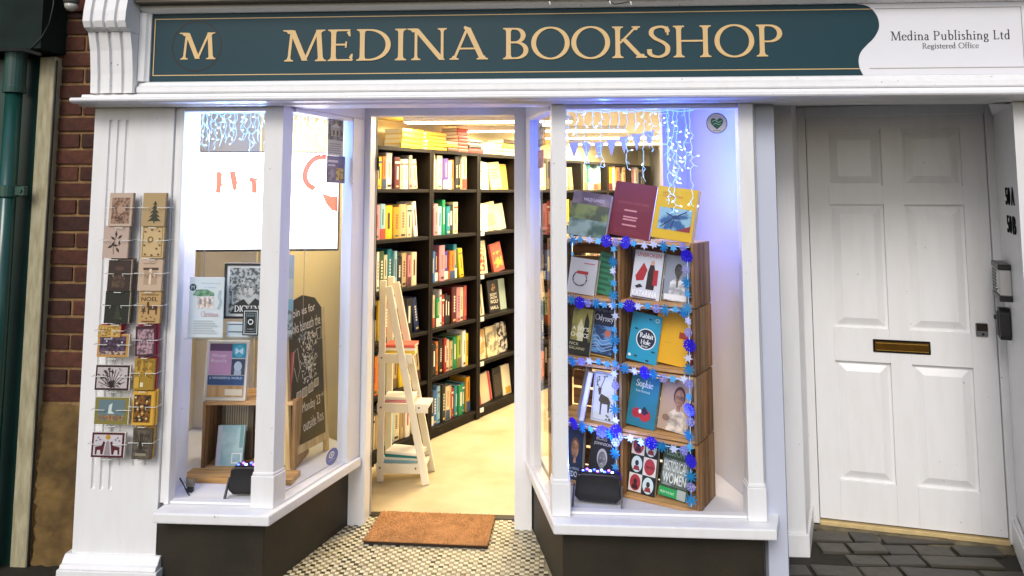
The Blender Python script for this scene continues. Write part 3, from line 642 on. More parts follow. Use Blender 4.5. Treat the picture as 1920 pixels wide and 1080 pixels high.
# ================================================================== doormat
dm = thing('doormat', 'orange brown coir doormat on the tiled lobby floor', 'doormat', (-.605, .575, .0022), (0, 0, R(-1.5)))
M_COIR = mat('coir', '#b98350', .95, col2='#9c6d3e', scale=16, bump=.9, bscale=220, contrast=(.35, .65))
B(-.285, .285, -.158, .158, 0, .012).build('backing', mat('mat_backing', '#2a1a0e', .9), dm)
fm = MB(); fm.use(M_COIR).box(-.284, .284, -.157, .157, .0122, .0165)
fib = [M_COIR, mat('coir_light', '#c69a68', .95), mat('coir_dark', '#8f6338', .95)]
for i in range(9000):
    x, y = rnd.uniform(-.288, .288), rnd.uniform(-.161, .161); a_ = rnd.uniform(0, 6.28); s = .0022; h = rnd.uniform(.002, .005)
    worn = math.exp(-((x - .06) / .11) ** 2 - ((y + .01) / .07) ** 2)
    fm.use(fib[2] if rnd.random() < .12 + .45 * worn else fib[rnd.randrange(2)]); h *= 1 - .4 * worn
    dx, dy = math.cos(a_) * s, math.sin(a_) * s
    k = fm.add([(x - dx, y - dy, .015), (x + dx, y + dy, .015), (x + rnd.uniform(-.005, .005), y + rnd.uniform(-.005, .005), .016 + h)]); fm.face((k, k + 1, k + 2))
o = fm.build('coir_pile', None, dm); o['kind'] = 'stuff'
# ================================================================== lamps inside the shop
def tube_lamp(label, x0, x1, Y, z=2.085, power=30, wd=.10, col=(1, .80, .47)):
    t = thing('ceiling_lamp', label, 'ceiling lamp', ((x0 + x1) / 2, Y, z), group='strip lamps on the shop ceiling'); hw = (x1 - x0) / 2
    B(-hw, hw, -wd / 2 - .01, wd / 2 + .01, -.03, -.0005).build('lamp_housing', mat('lamp_white', '#e6e2d6', .5), t, bevel=.004)
    B(-hw + .01, hw - .01, -wd / 2, wd / 2, -.036, -.0305).build('diffuser', mat('lit_diffuser', '#fff2d0', .5, emit=14, ecol='#fff0cf'), t)
    l = bpy.data.lights.new('lamp_light', 'AREA'); l.shape = 'RECTANGLE'; l.size = hw * 2 - .04; l.size_y = wd; l.energy = power; l.color = col
    o = bpy.data.objects.new('lamp_light', l); COL.objects.link(o); o.parent = t; o.location = (0, 0, -.04)
tube_lamp('warm strip lamp nearest the shop door', -1.0, .1, 1.72, power=24)
tube_lamp('second warm strip lamp from the shop door', -.75, .5, 2.45, power=27)
tube_lamp('third warm strip lamp from the shop door', -.35, .9, 3.2, power=34)
tube_lamp('warm strip lamp deepest inside the shop', .1, 1.0, 4.0, power=32)
tube_lamp('short added strip lamp brightening the wall behind the left window display', -1.32, -1.05, 1.05, z=2.085, power=8.5, wd=.06, col=(1, .80, .42))  # added lamp, brightens the receding wall behind the left display

# ================================================================== bookcases along the receding wall
A29 = Vector((-.833, 1.863, 0)); BC_ROT = math.atan2(D29.y, D29.x); SHZ = [1.62, 1.31, 1.0, .70, .385, .065]; BCW = .546
CN = {'w': ('white', '#efebe0'), 'c': ('cream', '#ddcfa6'), 'y': ('yellow', '#e3c21f'), 'o': ('orange', '#d9781e'), 'r': ('red', '#a3211c'), 'p': ('pink', '#d78d92'),
      'g': ('green', '#128a4e'), 't': ('teal', '#15808a'), 'b': ('blue', '#2a6fb3'), 'n': ('navy', '#22345e'), 'k': ('black', '#15120f'), 'e': ('beige', '#c7ad7c'),
      'm': ('maroon', '#5a1512'), 'l': ('pale blue', '#93c4d3'), 'G': ('dark green', '#3f5a26'), 'u': ('purple', '#5a3f98'), 'i': ('lime', '#a3b730'), 'd': ('gold', '#c79426'), 'h': ('grey', '#8f8d84'), 'q': ('coral', '#cf5a4a'), 'v': ('brown', '#5b3a20')}
ORD = ['first', 'second', 'third', 'fourth', 'fifth', 'sixth', 'seventh', 'eighth', 'ninth', 'tenth', 'eleventh', 'twelfth', 'thirteenth', 'fourteenth']
def bookcase(i, label):
    o = A29 + D29 * (BCW * (i - 1) - .01)
    t = thing('bookcase', label, 'bookcase', (o.x, o.y, 0), (0, 0, BC_ROT), group='dark bookcases along the shop wall')
    B(.001, .022, .0, .27, 0, 1.885).build('side_panel', M_BLACKWOOD, t, bevel=.001); B(BCW - .022, BCW - .001, .0, .27, 0, 1.885).build('side_panel', M_BLACKWOOD, t, bevel=.001)
    B(.0225, BCW - .0225, .0, .255, 1.862, 1.884).build('top_board', M_BLACKWOOD, t); B(.0225, BCW - .0225, .256, .268, .001, 1.884).build('back_panel', M_BLACKWOOD, t)
    for z in SHZ: B(.0225, BCW - .0225, .004, .255, z - .022, z).build('shelf', M_BLACKWOOD, t, bevel=.001)
    B(.0225, BCW - .0225, .012, .03, .0, .0425).build('kickboard', M_BLACKWOOD, t)
    return t
BAYN = ['leftmost bookcase in doorway', 'middle bookcase in doorway', 'right bookcase in doorway', 'fourth bookcase from the door', 'fifth bookcase from the door', 'sixth bookcase from the door', 'seventh bookcase from the door', 'eighth bookcase from the door']
CASES = [bookcase(i, 'tall dark brown ' + BAYN[i]) for i in range(8)]
M_TICKET = mat('price_ticket', '#e8e6e0', .5)
for z in SHZ[1:]: B(.026, .065, -.003, .0035, z - .026, z + .002).build('price_ticket', M_TICKET, CASES[2])
# unit book: spine at y=0 facing the room; x thickness, y depth, z height
def unit_book():
    c = MB(); ol = [(0, .03), (.12, .006), (.5, 0), (.88, .006), (1, .03), (1, 1), (.9, 1), (.9, .06), (.1, .06), (.1, 1), (0, 1)]
    c.prism(ol, 0, 1); p = MB().box(.1, .9, .061, .97, .012, .985)
    return c.mesh('book_cover'), p.mesh('book_pages')
UC, UP = unit_book(); UC.materials.append(ink('#888888')); UP.materials.append(M_PAGES)
def spine_print(kind):
    a = Art(-.0045, .0005)
    if kind == 0: a.rect(.34, .3, .62, .78, 'A')
    if kind == 1: a.rect(.08, .80, .92, .86, 'A').rect(.4, .3, .62, .7, 'A').rect(.3, .06, .7, .1, 'B')
    if kind == 2:
        for k in range(6): a.rect(.38, .3 + k * .08, .64, .3 + k * .08 + .055, 'A')
        a.rect(.25, .05, .75, .11, 'B')
    if kind == 3: a.rect(.03, .01, .97, .3, 'A').rect(.42, .4, .6, .86, 'B')
    if kind == 4:
        for k in range(9): a.rect(.36, .34 + k * .05, .62, .34 + k * .05 + .032, 'A') if k < 8 else a.rect(.25, .06, .75, .12, 'B')
    me = bpy.data.meshes.new('spine_print'); me.from_pydata(a.mb.v, [], a.mb.f); me.materials.append(ink('#eeeeee')); me.materials.append(ink('#333333'))
    me.polygons.foreach_set('material_index', a.mb.m); return me
_ink = ink
def ink(h, rough=.45):
    return _ink({'A': '#f0f0f0', 'B': '#303030'}.get(h, h), rough)
SP = [spine_print(k) for k in range(5)]
def slot(o, k, m): o.material_slots[k].link = 'OBJECT'; o.material_slots[k].material = m
def shelf_book(parent_case, x, y, z, th, dep, h, code, lab, lean=0, group='books on the dark bookcases', prints=True):
    M = parent_case.matrix_world if parent_case else None
    ca, sa = math.cos(BC_ROT), math.sin(BC_ROT); L = parent_case.location
    t = thing('book', lab, 'book', (L.x + x * ca - y * sa, L.y + x * sa + y * ca, z), (0, R(lean), BC_ROT), group)
    c = link('cover', UC, t, None, None, (th, dep, h)); slot(c, 0, ink(CN[code][1])); link('pages', UP, t, None, None, (th, dep, h))
    if prints and th > .011:
        s = link('spine_print', rnd.choice(SP), t, None, None, (th, dep, h))
        A_, B_ = ('#f2ead2', '#d9b96a') if code in 'rknGmtbuvg' else rnd.choice((('#5a2a20', '#26231f'), ('#2d4a6e', '#a3322c'), ('#7a6a4a', '#2a2a28'), ('#b5462e', '#4a6a3a')))
        s['kind'] = 'stuff'; slot(s, 0, ink(A_)); slot(s, 1, ink(B_))
    return t
def fill(case_i, row, codes, span=(.03, .47), hmin=.19, hmax=.245, lean_last=False):
    cs = CASES[case_i]; n = len(codes); ws = [rnd.uniform(.7, 1.4) for _ in codes]; tot = sum(ws); x = span[0]
    for k, cd_ in enumerate(codes):
        th = (span[1] - span[0]) * ws[k] / tot - .0012; h = rnd.uniform(hmin, hmax)
        ln = 0
        if k == n - 1 and span[1] < .462 and rnd.random() < .6: ln = -rnd.uniform(5, 11); x += h * math.sin(R(-ln)) + .002
        shelf_book(cs, x, .03 + rnd.uniform(0, .02), SHZ[row] + .0006, th, rnd.uniform(.13, .16), h, cd_, '%s book, %s from left on %s shelf from top, %s' % (CN[cd_][0], ORD[k], ORD[row], BAYN[case_i]), lean=ln)
        x += th + .0012
rows0 = ['wyowmcwhc', 'plydecw', 'cwGctlkepc', 'cyrwkkn', 'ortceyce', 'cehlcewc']
rows1 = ['chcuwokkc', 'rplgtkc', 'bmpuoty', 'ocgwrkkmpcq', 'wkokrcegiwy', 'wkblkcertgtd']
for r_ in range(6): fill(0, r_, rows0[r_], (.028, .44 if r_ < 3 else .46)); fill(1, r_, rows1[r_], (.03, [.44, .36, .40, .46, .47, .50][r_]))
pool = 'wceoyprgbtknlwccehd'
for i, rws in ((3, range(6)), (4, range(4)), (5, range(3)), (6, range(2)), (7, range(2))):
    for r_ in rws: fill(i, r_, ''.join(rnd.choice(pool) for _ in range(rnd.randint(6, 8))), (.03, rnd.uniform(.40, .51)))
# titles on two spines
M_CREAMINK = ink('#efe6cc')
# third bookcase: face-out and leaning books
def display_book(name_label, loc, rz, wd, h, th, tilt, roll, cover, art=None, group=None, cat='book', pages=True):
    t = thing('book', name_label, cat, loc, (R(-tilt), R(roll), rz), group)
    c = MB(); c.box(-wd / 2, wd / 2, 0, .0025, 0, h); c.box(-wd / 2, wd / 2, th - .0025, th, 0, h); c.box(-wd / 2, -wd / 2 + .0025, .0026, th - .0026, 0, h)
    c.build('cover', cover if not isinstance(cover, str) else ink(cover), t)
    if pages: B(-wd / 2 + .0027, wd / 2 - .003, .0027, th - .0027, .003, h - .003).build('pages', M_PAGES, t)
    if art:
        a = Art(); art(a, wd, h); a.build('cover_print', t, (-wd / 2, 0, 0))
    return t
def case_local(i, x, y, z):
    L = CASES[i].location; ca, sa = math.cos(BC_ROT), math.sin(BC_ROT); return (L.x + x * ca - y * sa, L.y + x * sa + y * ca, z + .002)
def lines(a, w_, h, c, v0, v1, n, m=.15):
    for k in range(n): a.rect(w_ * m, h * (v0 + (v1 - v0) * k / n), w_ * (1 - m - .2 * ((k * 7) % 3) / 3), h * (v0 + (v1 - v0) * (k + .5) / n), c)
G3 = 'face-out books on the right bookcase'
def face(lab, x, row, wd, h, cover, art=None, roll=0, y=.05, th=.022): display_book(lab + ', ' + ORD[row] + ' shelf from top of right bookcase in doorway', case_local(2, x, y, SHZ[row]), BC_ROT, wd, h, th, 7, roll, cover, art, G3)
face('white book leaning', .12, 0, .15, .21, '#f1ede2', lambda a, w_, h: lines(a, w_, h, '#c9c2b2', .3, .7, 4), 6)
face('golden cream book facing out', .31, 0, .15, .21, '#e0c682', lambda a, w_, h: lines(a, w_, h, '#b9903f', .4, .8, 4), -5)
face('pale gold book facing out', .45, 0, .13, .20, '#d9b962', None, 0, .08)
face('white book leaning back', .12, 1, .14, .205, '#f4f0e6', lambda a, w_, h: lines(a, w_, h, '#d2c8b4', .5, .8, 3), 9)
face('plain cream book leaning', .27, 1, .15, .215, '#e6cf97', lambda a, w_, h: lines(a, w_, h, '#c09a52', .2, .6, 5), -8, .06)
face('ivory book leaning', .43, 1, .14, .20, '#e9dfc0', None, -6, .09)
face('cream book with red illustrated cover', .11, 2, .155, .24, '#eadbb0', lambda a, w_, h: a.rect(w_ * .08, h * .08, w_ * .85, h * .72, noise_print('red_cream_print', '#c23a2a', '#e7c98a', 30)).text('Fontane', w_ * .1, h * .78, w_ * .7, h * .06, '#b23a2a'), 0)
face('coral illustrated book leaning', .35, 2, .14, .215, '#cf5c48', lambda a, w_, h: a.rect(w_ * .1, h * .15, w_ * .9, h * .7, noise_print('coral_gold_print', '#d8573f', '#e8b04a', 22)), -9)
face('cream striped book facing out', .09, 3, .11, .22, '#e3d4ae', lambda a, w_, h: [a.rect(w_ * k / 6, h * .05, w_ * (k + .4) / 6, h * .9, c) for k, c in enumerate(('#3a2c22', '#c9c9cf', '#8a7c9a', '#d9c69a', '#5a452a', '#e9e2d0'))])
face('black book lettered wolf hall', .29, 3, .15, .235, '#17100c', lambda a, w_, h: a.text('BODY', w_ * .18, h * .52, w_ * .6, h * .08, '#efe4c8', .01).text('SNOW', w_ * .18, h * .42, w_ * .6, h * .08, '#efe4c8', .01).text('WOLF', w_ * .14, h * .28, w_ * .7, h * .11, '#efe4c8', .01).text('HALL', w_ * .14, h * .1, w_ * .7, h * .1, '#efe4c8', .01).oval(w_ * .5, h * .78, w_ * .22, h * .12, noise_print('gold_figure', '#a9824a', '#3a2614', 40)))
face('pale green slim book', .44, 3, .11, .23, '#c9dcc6', None, 0, .08)
face('tan landscape book', .10, 4, .15, .21, noise_print('tan_landscape', '#c79a5a', '#e8d9a8', 12), lambda a, w_, h: a.rect(w_ * .1, h * .65, w_ * .8, h * .75, '#f0e6c8'))
face('pale photographic book', .26, 4, .15, .215, noise_print('grey_landscape', '#8a8068', '#e6d8a8', 14), None, 0, .045)
face('black and white patterned book', .42, 4, .12, .22, noise_print('bw_pattern', '#1c1a17', '#dcd6c6', 26), None, 0, .06)
face('red and white slim book', .07, 5, .08, .20, '#c4414a', lambda a, w_, h: a.rect(w_ * .2, 0, w_ * .5, h, '#f1e6dc'))
face('cream book with red spine stripe', .2, 5, .14, .205, '#e8d8ae', lambda a, w_, h: a.rect(w_ * .78, 0, w_ * .98, h, '#c33a48'), -4, .06)
face('black ruled notebook', .34, 5, .11, .215, '#1a1613', lambda a, w_, h: [a.rect(w_ * .1, h * (.1 + .06 * k), w_ * .9, h * (.12 + .06 * k), '#6a5a48') for k in range(12)])
face('ivory book with gold foot', .46, 5, .11, .215, '#efe4c4', lambda a, w_, h: a.rect(w_ * .3, h * .02, w_ * .95, h * .25, '#d8a83a'))
# piles on top of the bookcases
def pile(i, x, items, y=.05):
    z = 1.8855
    for k, (code, ln, th, lab) in enumerate(items):
        p = case_local(i, x + rnd.uniform(-.006, .006), y + rnd.uniform(-.005, .005), z - .002)
        t = thing('book', lab, 'book', p, (0, 0, BC_ROT + R(rnd.uniform(-2, 2))), 'books piled on top of the bookcases')
        c = link('cover', UC, t, (0, 0, th), (0, R(90), 0), (th, .16, ln)); slot(c, 0, ink(CN[code][1])); link('pages', UP, t, (0, 0, th), (0, R(90), 0), (th, .16, ln))
        z += th + .0008
def named(code, n, th, ln, what): return [(code, ln, th, '%s %s book from bottom, %s' % (ORD[k], CN[code][0], what)) for k in range(n)]
pile(0, .30, named('y', 4, .031, .21, 'left column of the yellow pile on bookcase'))
pile(1, .02, named('d', 5, .024, .21, 'right column of the yellow pile on bookcase'))
pile(1, .235, [('v', .12, .03, 'brown book under thin yellow books on bookcase top'), ('y', .13, .02, 'thin yellow book on the brown book atop bookcase'), ('c', .12, .018, 'thin cream book topping the short yellow pile')])
pile(1, .36, named('q', 7, .024, .12, 'coral pile on top of bookcase'))
pile(1, .485, [('r', .19, .035, 'red book at foot of the mixed pile on bookcase'), ('k', .17, .022, 'black book above the red one on bookcase'), ('c', .16, .015, 'cream book above the black one on bookcase'), ('k', .17, .02, 'black book topping the mixed pile on bookcase')])
pile(2, .20, [('e', .18, .03, 'beige book at foot of the pale pile on bookcase'), ('e', .17, .026, 'beige book second in the pale pile on bookcase'), ('h', .17, .03, 'grey book topping the pale pile on bookcase')])
pile(2, .40, [('w', .18, .03, 'white book under the green one atop right bookcase'), ('c', .18, .025, 'cream book under the green one atop right bookcase'), ('i', .18, .04, 'lime green book atop right bookcase'), ('v', .18, .03, 'brown book above the lime one atop right bookcase')])

# ================================================================== white ladder shelf inside the door
ld = thing('ladder_shelf', 'cream painted wooden ladder shelf just inside the doorway', 'ladder shelf', (-.995, 1.165, 0))
M_LAD = mat('cream_wood_paint', '#e6dfca', .5, var=.08, scale=6)
for y in (0, .20):
    MB().rod((0, y, .0), (.0, y, 1.10), .036, .022, (0, 1, 0)).build('upright', M_LAD, ld, bevel=.002)
    MB().rod((.262, y - .026, 0), (.035, y - .026, 1.07), .04, .022, (0, 1, 0)).build('sloping_leg', M_LAD, ld, bevel=.002)
for z, xr in ((.07, .25), (.395, .265), (.665, .17)):
    B(-.022, xr, .016, .16, z, z + .018).build('shelf', M_LAD, ld, bevel=.002); B(-.022, xr, -.012, .0, z - .022, z + .03).build('shelf_rail', M_LAD, ld, bevel=.002)
    for k in range(2): MB().lathe([(.006, 0), (.005, -.004)], (.0 if k == 0 else xr - .05, -.013, z + .008), 8, 'y').build('bolt', mat('bolt_grey', '#777366', .4, metal=.5), ld)
zz = .0895
for k, (cd_, nm) in enumerate((('l', 'pale blue paperback at foot of the pile on ladder shelf'), ('w', 'white paperback second in the pile on ladder shelf'), ('t', 'teal paperback third in the pile on ladder shelf'), ('w', 'white magazine topping the pile on ladder shelf'))):
    t = thing('book', nm, 'book', (-.985 + k * .004, 1.19, zz), (0, 0, R(4 - 5 * k)), 'books lying on the ladder shelf')
    c = link('cover', UC, t, (0, 0, .016), (0, R(90), 0), (.016, .12, .2)); slot(c, 0, ink(CN[cd_][1])); link('pages', UP, t, (0, 0, .016), (0, R(90), 0), (.016, .12, .2)); zz += .017
for z, items in ((.4135, (('p', 'pink paperback on the middle shelf of the ladder'), ('w', 'white booklet above the pink one on the ladder'))), (.6835, (('y', 'yellow paperback on the upper ladder shelf'), ('w', 'white paperback above the yellow one on ladder shelf'), ('q', 'coral notebook on top of the upper ladder pile')))):
    for k, (cd_, nm) in enumerate(items):
        t = thing('book', nm, 'book', (-.985, 1.19, z + k * .019), (0, 0, R(rnd.uniform(-4, 4))), 'books lying on the ladder shelf')
        c = link('cover', UC, t, (0, 0, .018), (0, R(90), 0), (.018, .12, .17)); slot(c, 0, ink(CN[cd_][1])); link('pages', UP, t, (0, 0, .018), (0, R(90), 0), (.018, .12, .17))
# ================================================================== LEFT WINDOW
# television
tvL, tvR = AT(357, 474, .50), AT(634, 468, .62)
ang = math.atan2(tvR.y - tvL.y, tvR.x - tvL.x); TW = math.hypot(tvR.x - tvL.x, tvR.y - tvL.y); TH = .495
tv = thing('television', 'large lit television screen with red festive lettering in left window', 'television', (tvL.x, tvL.y, 1.308), (0, 0, ang))
B(0, TW, .0, .045, 0, TH).build('casing', M_BLACK, tv, bevel=.003)
M_SCREEN = mat('lit_screen', '#ffffff', .3, emit=2.6, ecol='#fff6f2')
B(.006, TW - .006, -.0025, -.0005, .012, TH - .006).build('screen', M_SCREEN, tv)
MB().tube([(TW * .5, .05, .2), (TW * .5, .2, .2), (TW * .5, .4, .2)], .02, 8).build('wall_arm', M_BLACK, tv)
RED = mat('screen_red', '#ff3a22', .4, emit=1.0, ecol='#ff4a2e'); GRN = mat('screen_green', '#cfe88a', .4, emit=1.4, ecol='#d8f09a'); PNK = mat('screen_pink', '#ffd8d0', .4, emit=1.5, ecol='#ffd8d0')
def tvp(x, y):
    s, z = HIT(x, y, tvL, (math.cos(ang), math.sin(ang))); return (s, z - 1.308)
a = Art(-.003)
for pts, wd, c in ((((410, 322), (411, 340), (409, 362)), .024, RED), (((417, 326), (412, 338), (420, 352)), .008, RED), (((436, 321), (439, 338), (443, 356)), .028, RED), (((446, 345), (447, 356)), .012, GRN),
                   (((468, 336), (476, 340), (477, 362)), .024, RED), (((477, 338), (484, 335)), .01, RED), (((492, 338), (497, 348), (500, 335)), .009, GRN), (((362, 328), (370, 324)), .006, PNK)):
    a.line(spline([tvp(*p) for p in pts], 4), wd, c)
hat = [tvp(*p) for p in ((612, 294), (592, 297), (577, 312), (572, 332), (578, 346), (590, 354))]
a.line(spline(hat, 6), .026, RED); a.poly([[tvp(*p) for p in ((604, 362), (620, 368), (633, 368), (633, 397), (622, 394), (611, 381))]], RED); a.line([tvp(598, 333), tvp(610, 322), tvp(622, 325)], .02, GRN)
a.build('screen_picture', tv)
l = bpy.data.lights.new('screen_light', 'AREA'); l.shape = 'RECTANGLE'; l.size = TW * .95; l.size_y = TH * .9; l.energy = 1.6; l.color = (1, .97, .95)
o = bpy.data.objects.new('screen_light', l); COL.objects.link(o); o.parent = tv; o.location = (TW / 2, -.006, TH / 2); o.rotation_euler = (R(90), 0, 0)

# icicle light strings
M_LED = mat('led_cool', '#e8f6ff', .3, emit=5.0, ecol='#bfe6ff'); M_LEDW = mat('led_white', '#ffffff', .3, emit=6, ecol='#eef4ff'); M_GLOWWIRE = mat('glowing_cable', '#cfe2ee', .35, emit=.7, ecol='#6fc4ff')  # wires and cords glow by themselves, imitating LED light on them
def icicles(label, x0, x1, Y, ztop, drops, led, glow, gcol, gpos=((.2, -.1), (.5, -.1), (.8, -.1))):
    t = thing('icicle_lights', label, 'string lights', ((x0 + x1) / 2, Y, ztop)); hx = (x1 - x0) / 2
    MB().tube([(-hx + 2 * hx * k / 10, rnd.uniform(-.004, .004), -.004 - .006 * (k % 2)) for k in range(11)], .0022, 5).build('top_wire', M_GLOWWIRE, t)
    for (u, ln) in drops:
        x = -hx + u * 2 * hx; z = 0; y = rnd.uniform(-.01, .012); pts = [(x, y, 0)]; wv = MB(); bl = MB()
        while z > -ln:
            z -= rnd.uniform(.012, .02); pts.append((x + rnd.uniform(-.008, .008), y + rnd.uniform(-.006, .006), z))
        wv.tube(pts, .0014, 4)
        for p in pts[1:]:
            if rnd.random() < .6:
                d = Vector((rnd.uniform(-1, 1), rnd.uniform(-.5, .5), rnd.uniform(-.9, .3))).normalized(); e = Vector(p) + d * rnd.uniform(.008, .024)
                wv.tube([p, e], .0012, 4)
                if rnd.random() < .5: bl.tube([e, e + d * .007], [.0018, .001], 5)
        if not bl.v: bl.tube([pts[-1], Vector(pts[-1]) - Vector((0, 0, .008))], [.0018, .001], 5)
        s = wv.build('strand', M_GLOWWIRE, t); b_ = bl.build('led_bulbs', led, s); b_['kind'] = 'stuff'
    for u, gz in (gpos if glow else ()):
        l = bpy.data.lights.new('string_light', 'POINT'); l.energy = glow; l.color = gcol; l.shadow_soft_size = .012
        o = bpy.data.objects.new('string_light', l); COL.objects.link(o); o.parent = t; o.location = (-hx + u * 2 * hx, .12, gz)
xa, xb = AT(368, 215, .10).x, AT(500, 215, .10).x
icicles('cool blue icicle lights hanging behind the front pane, left window', xa, xb, .10, 1.955, [(k / 17, rnd.uniform(.07, .17)) for k in range(18)], M_LED, 2.8, (.12, .34, 1))
sd0 = splay_pt(L0, L1, .1, -.05); sd1 = splay_pt(L0, L1, .62, -.05)
ic2 = bpy.data.objects.new('icicle_lights', None); COL.objects.link(ic2); tag(ic2, 'cool blue icicle lights hanging behind the angled pane, left window', 'string lights')
ic2.location = (sd0[0], sd0[1], 1.955); ic2.rotation_euler = (0, 0, math.atan2(sd1[1] - sd0[1], sd1[0] - sd0[0])); LN = math.hypot(sd1[0] - sd0[0], sd1[1] - sd0[1])
MB().tube([(LN * k / 8, 0, -.004 - .006 * (k % 2)) for k in range(9)], .0022, 5).build('top_wire', M_GLOWWIRE, ic2)
for k in range(14):
    x = LN * k / 13; z = 0; ln = rnd.uniform(.06, .17); pts = [(x, 0, 0)]; wv = MB(); bl = MB()
    while z > -ln: z -= rnd.uniform(.012, .02); pts.append((x + rnd.uniform(-.008, .008), rnd.uniform(-.006, .006), z))
    wv.tube(pts, .0011, 4)
    for p in pts[1:]:
        d = Vector((rnd.uniform(-1, 1), rnd.uniform(-.5, .5), rnd.uniform(-.9, .3))).normalized(); e = Vector(p) + d * rnd.uniform(.008, .022); wv.tube([p, e], .0009, 4); bl.tube([e, e + d * .008], [.0021, .0012], 5)
    s = wv.build('strand', M_GLOWWIRE, ic2); b_ = bl.build('led_bulbs', M_LED, s); b_['kind'] = 'stuff'

# glass shelf with posters and frames
sh = thing('window_shelf', 'clear acrylic shelf across the left window holding posters', 'shelf', (-1.60, .07, .972))
B(0, .485, 0, .15, 0, .006).build('shelf_board', PERSPEX, sh)
for x in (.012, .47): MB().tube([(x, .14, .006), (x, .14, 1.0)], .0012, 5).build('hanging_wire', M_STEEL, sh)
def flat(name, label, cat, px, py, px1, py1, Y, base, art, th=.003, tilt=0, rz=0, frame=None):
    p0, p1 = AT(px, py1, Y), AT(px1, py, Y); wd = p1.x - p0.x; h = p1.z - p0.z
    t = thing(name, label, cat, (p0.x, Y, p0.z), (R(-tilt), 0, rz))
    B(0, wd, 0, th, 0, h).build('board' if not frame else 'backing', base if not isinstance(base, str) else ink(base), t)
    if frame:
        fm, fwid = frame; mb = MB(); mb.box(-fwid, 0, -.006, th, -fwid, h + fwid); mb.box(wd, wd + fwid, -.006, th, -fwid, h + fwid); mb.box(0, wd, -.006, th, -fwid, 0); mb.box(0, wd, -.006, th, h, h + fwid); mb.build('frame', fm, t)
    a = Art(); art(a, wd, h); a.build('print', t); return t
def a_xmas(a, w_, h):
    a.oval(w_ * .1, h * .83, w_ * .1, w_ * .1, '#2d4a52').text('M', w_ * .055, h * .80, w_ * .09, h * .06, '#c9d8da')
    a.text('Medina Bookshop', w_ * .33, h * .88, w_ * .55, h * .032, '#9ab4cf').text('at Christmas', w_ * .42, h * .82, w_ * .36, h * .028, '#9ab4cf')
    a.poly([[(w_ * .1, h * .70), (w_ * .2, h * .79), (w_ * .5, h * .8), (w_ * .72, h * .74), (w_ * .72, h * .69), (w_ * .25, h * .68)]], noise_print('fir_green', '#4f7f62', '#7aa58a', 50))
    a.rect(w_ * .24, h * .48, w_ * .7, h * .67, noise_print('house_sketch', '#cbb7b0', '#e7e2de', 60)).rect(w_ * .44, h * .5, w_ * .5, h * .65, '#a89b94').rect(w_ * .3, h * .55, w_ * .37, h * .64, '#8d9296').rect(w_ * .57, h * .55, w_ * .64, h * .64, '#8d9296')
    a.poly(ribbon(spline([(w_ * .84, h * .47), (w_ * .92, h * .58), (w_ * .86, h * .68), (w_ * .9, h * .78)]), w_ * .07), '#a9bfc6')
    a.serif('Christmas'.replace('C', 'C'), w_ * .36, h * .345, w_ * .5, h * .085, '#c99aa2', .12); lines(a, w_, h, '#b9c2c8', .06, .3, 6)
flat('poster', 'white Christmas poster with green fir bough and cottage drawing', 'poster', 352, 520, 421, 632, .095, '#cfdce2', a_xmas)
def a_dick(a, w_, h):
    a.rect(w_ * .04, h * .03, w_ * .96, h * .97, '#c9ced0').rect(w_ * .07, h * .05, w_ * .93, h * .95, noise_print('engraving', '#4a5052', '#aab2b4', 55))
    a.oval(w_ * .55, h * .55, w_ * .19, h * .17, noise_print('engraved_face', '#b9bdbc', '#7b8182', 50)).poly([[(w_ * .38, h * .44), (w_ * .5, h * .36), (w_ * .62, h * .36), (w_ * .76, h * .46), (w_ * .72, h * .25), (w_ * .42, h * .25)]], '#b4b9b9')
    a.oval(w_ * .48, h * .57, w_ * .03, h * .015, '#2c3032').oval(w_ * .62, h * .57, w_ * .03, h * .015, '#2c3032').poly([[(w_ * .1, h * .05), (w_ * .3, h * .28), (w_ * .45, h * .34), (w_ * .58, h * .22), (w_ * .74, h * .36), (w_ * .93, h * .25), (w_ * .93, h * .05)]], '#23282a')
    a.oval(w_ * .26, h * .72, w_ * .13, h * .09, noise_print('engraved_tree', '#3f4648', '#969e9f', 70)).rect(w_ * .14, h * .28, w_ * .32, h * .5, noise_print('engraved_figure', '#a3aaab', '#5b6163', 45))
    a.serif('DICKENS', w_ * .22, h * .09, w_ * .72, h * .12, '#e4e7e6', .17)
fr_ = flat('picture_frame', 'black framed engraving of a bearded man lettered Dickens', 'picture', 423, 499, 500, 594, .16, '#c9ced0', a_dick, frame=(mat('black_frame', (.015, .015, .016), .35), .010))
fr_.location.z += .003
def a_low(a, w_, h): a.rect(0, h * .1, w_, h * .9, '#b9cbd6').rect(w_ * .05, h * .28, w_ * .9, h * .36, '#3f4d55').rect(w_ * .05, h * .8, w_ * .6, h * .86, '#3a4348')
flat('leaflet', 'pale blue leaflet lying below the framed engraving', 'leaflet', 424, 604, 497, 631, .13, '#c9d8e2', a_low)
def a_tarot(a, w_, h):
    a.frame(w_ * .08, h * .05, w_ * .92, h * .95, w_ * .05, '#c7d2d6').frame(w_ * .2, h * .14, w_ * .8, h * .86, w_ * .025, '#8fa0a6').oval(w_ * .5, h * .52, w_ * .17, w_ * .17, '#dfe6e8').rect(w_ * .4, h * .46, w_ * .6, h * .58, '#11181b')
    a.rect(w_ * .28, h * .72, w_ * .72, h * .8, '#5d6f76').text('CARDS', w_ * .3, h * .22, w_ * .4, h * .05, '#c7d2d6')
t = flat('card_box', 'small black card box with ornate white border and round emblem', 'box', 454, 580, 486, 629, .085, '#11181b', a_tarot, th=.02)
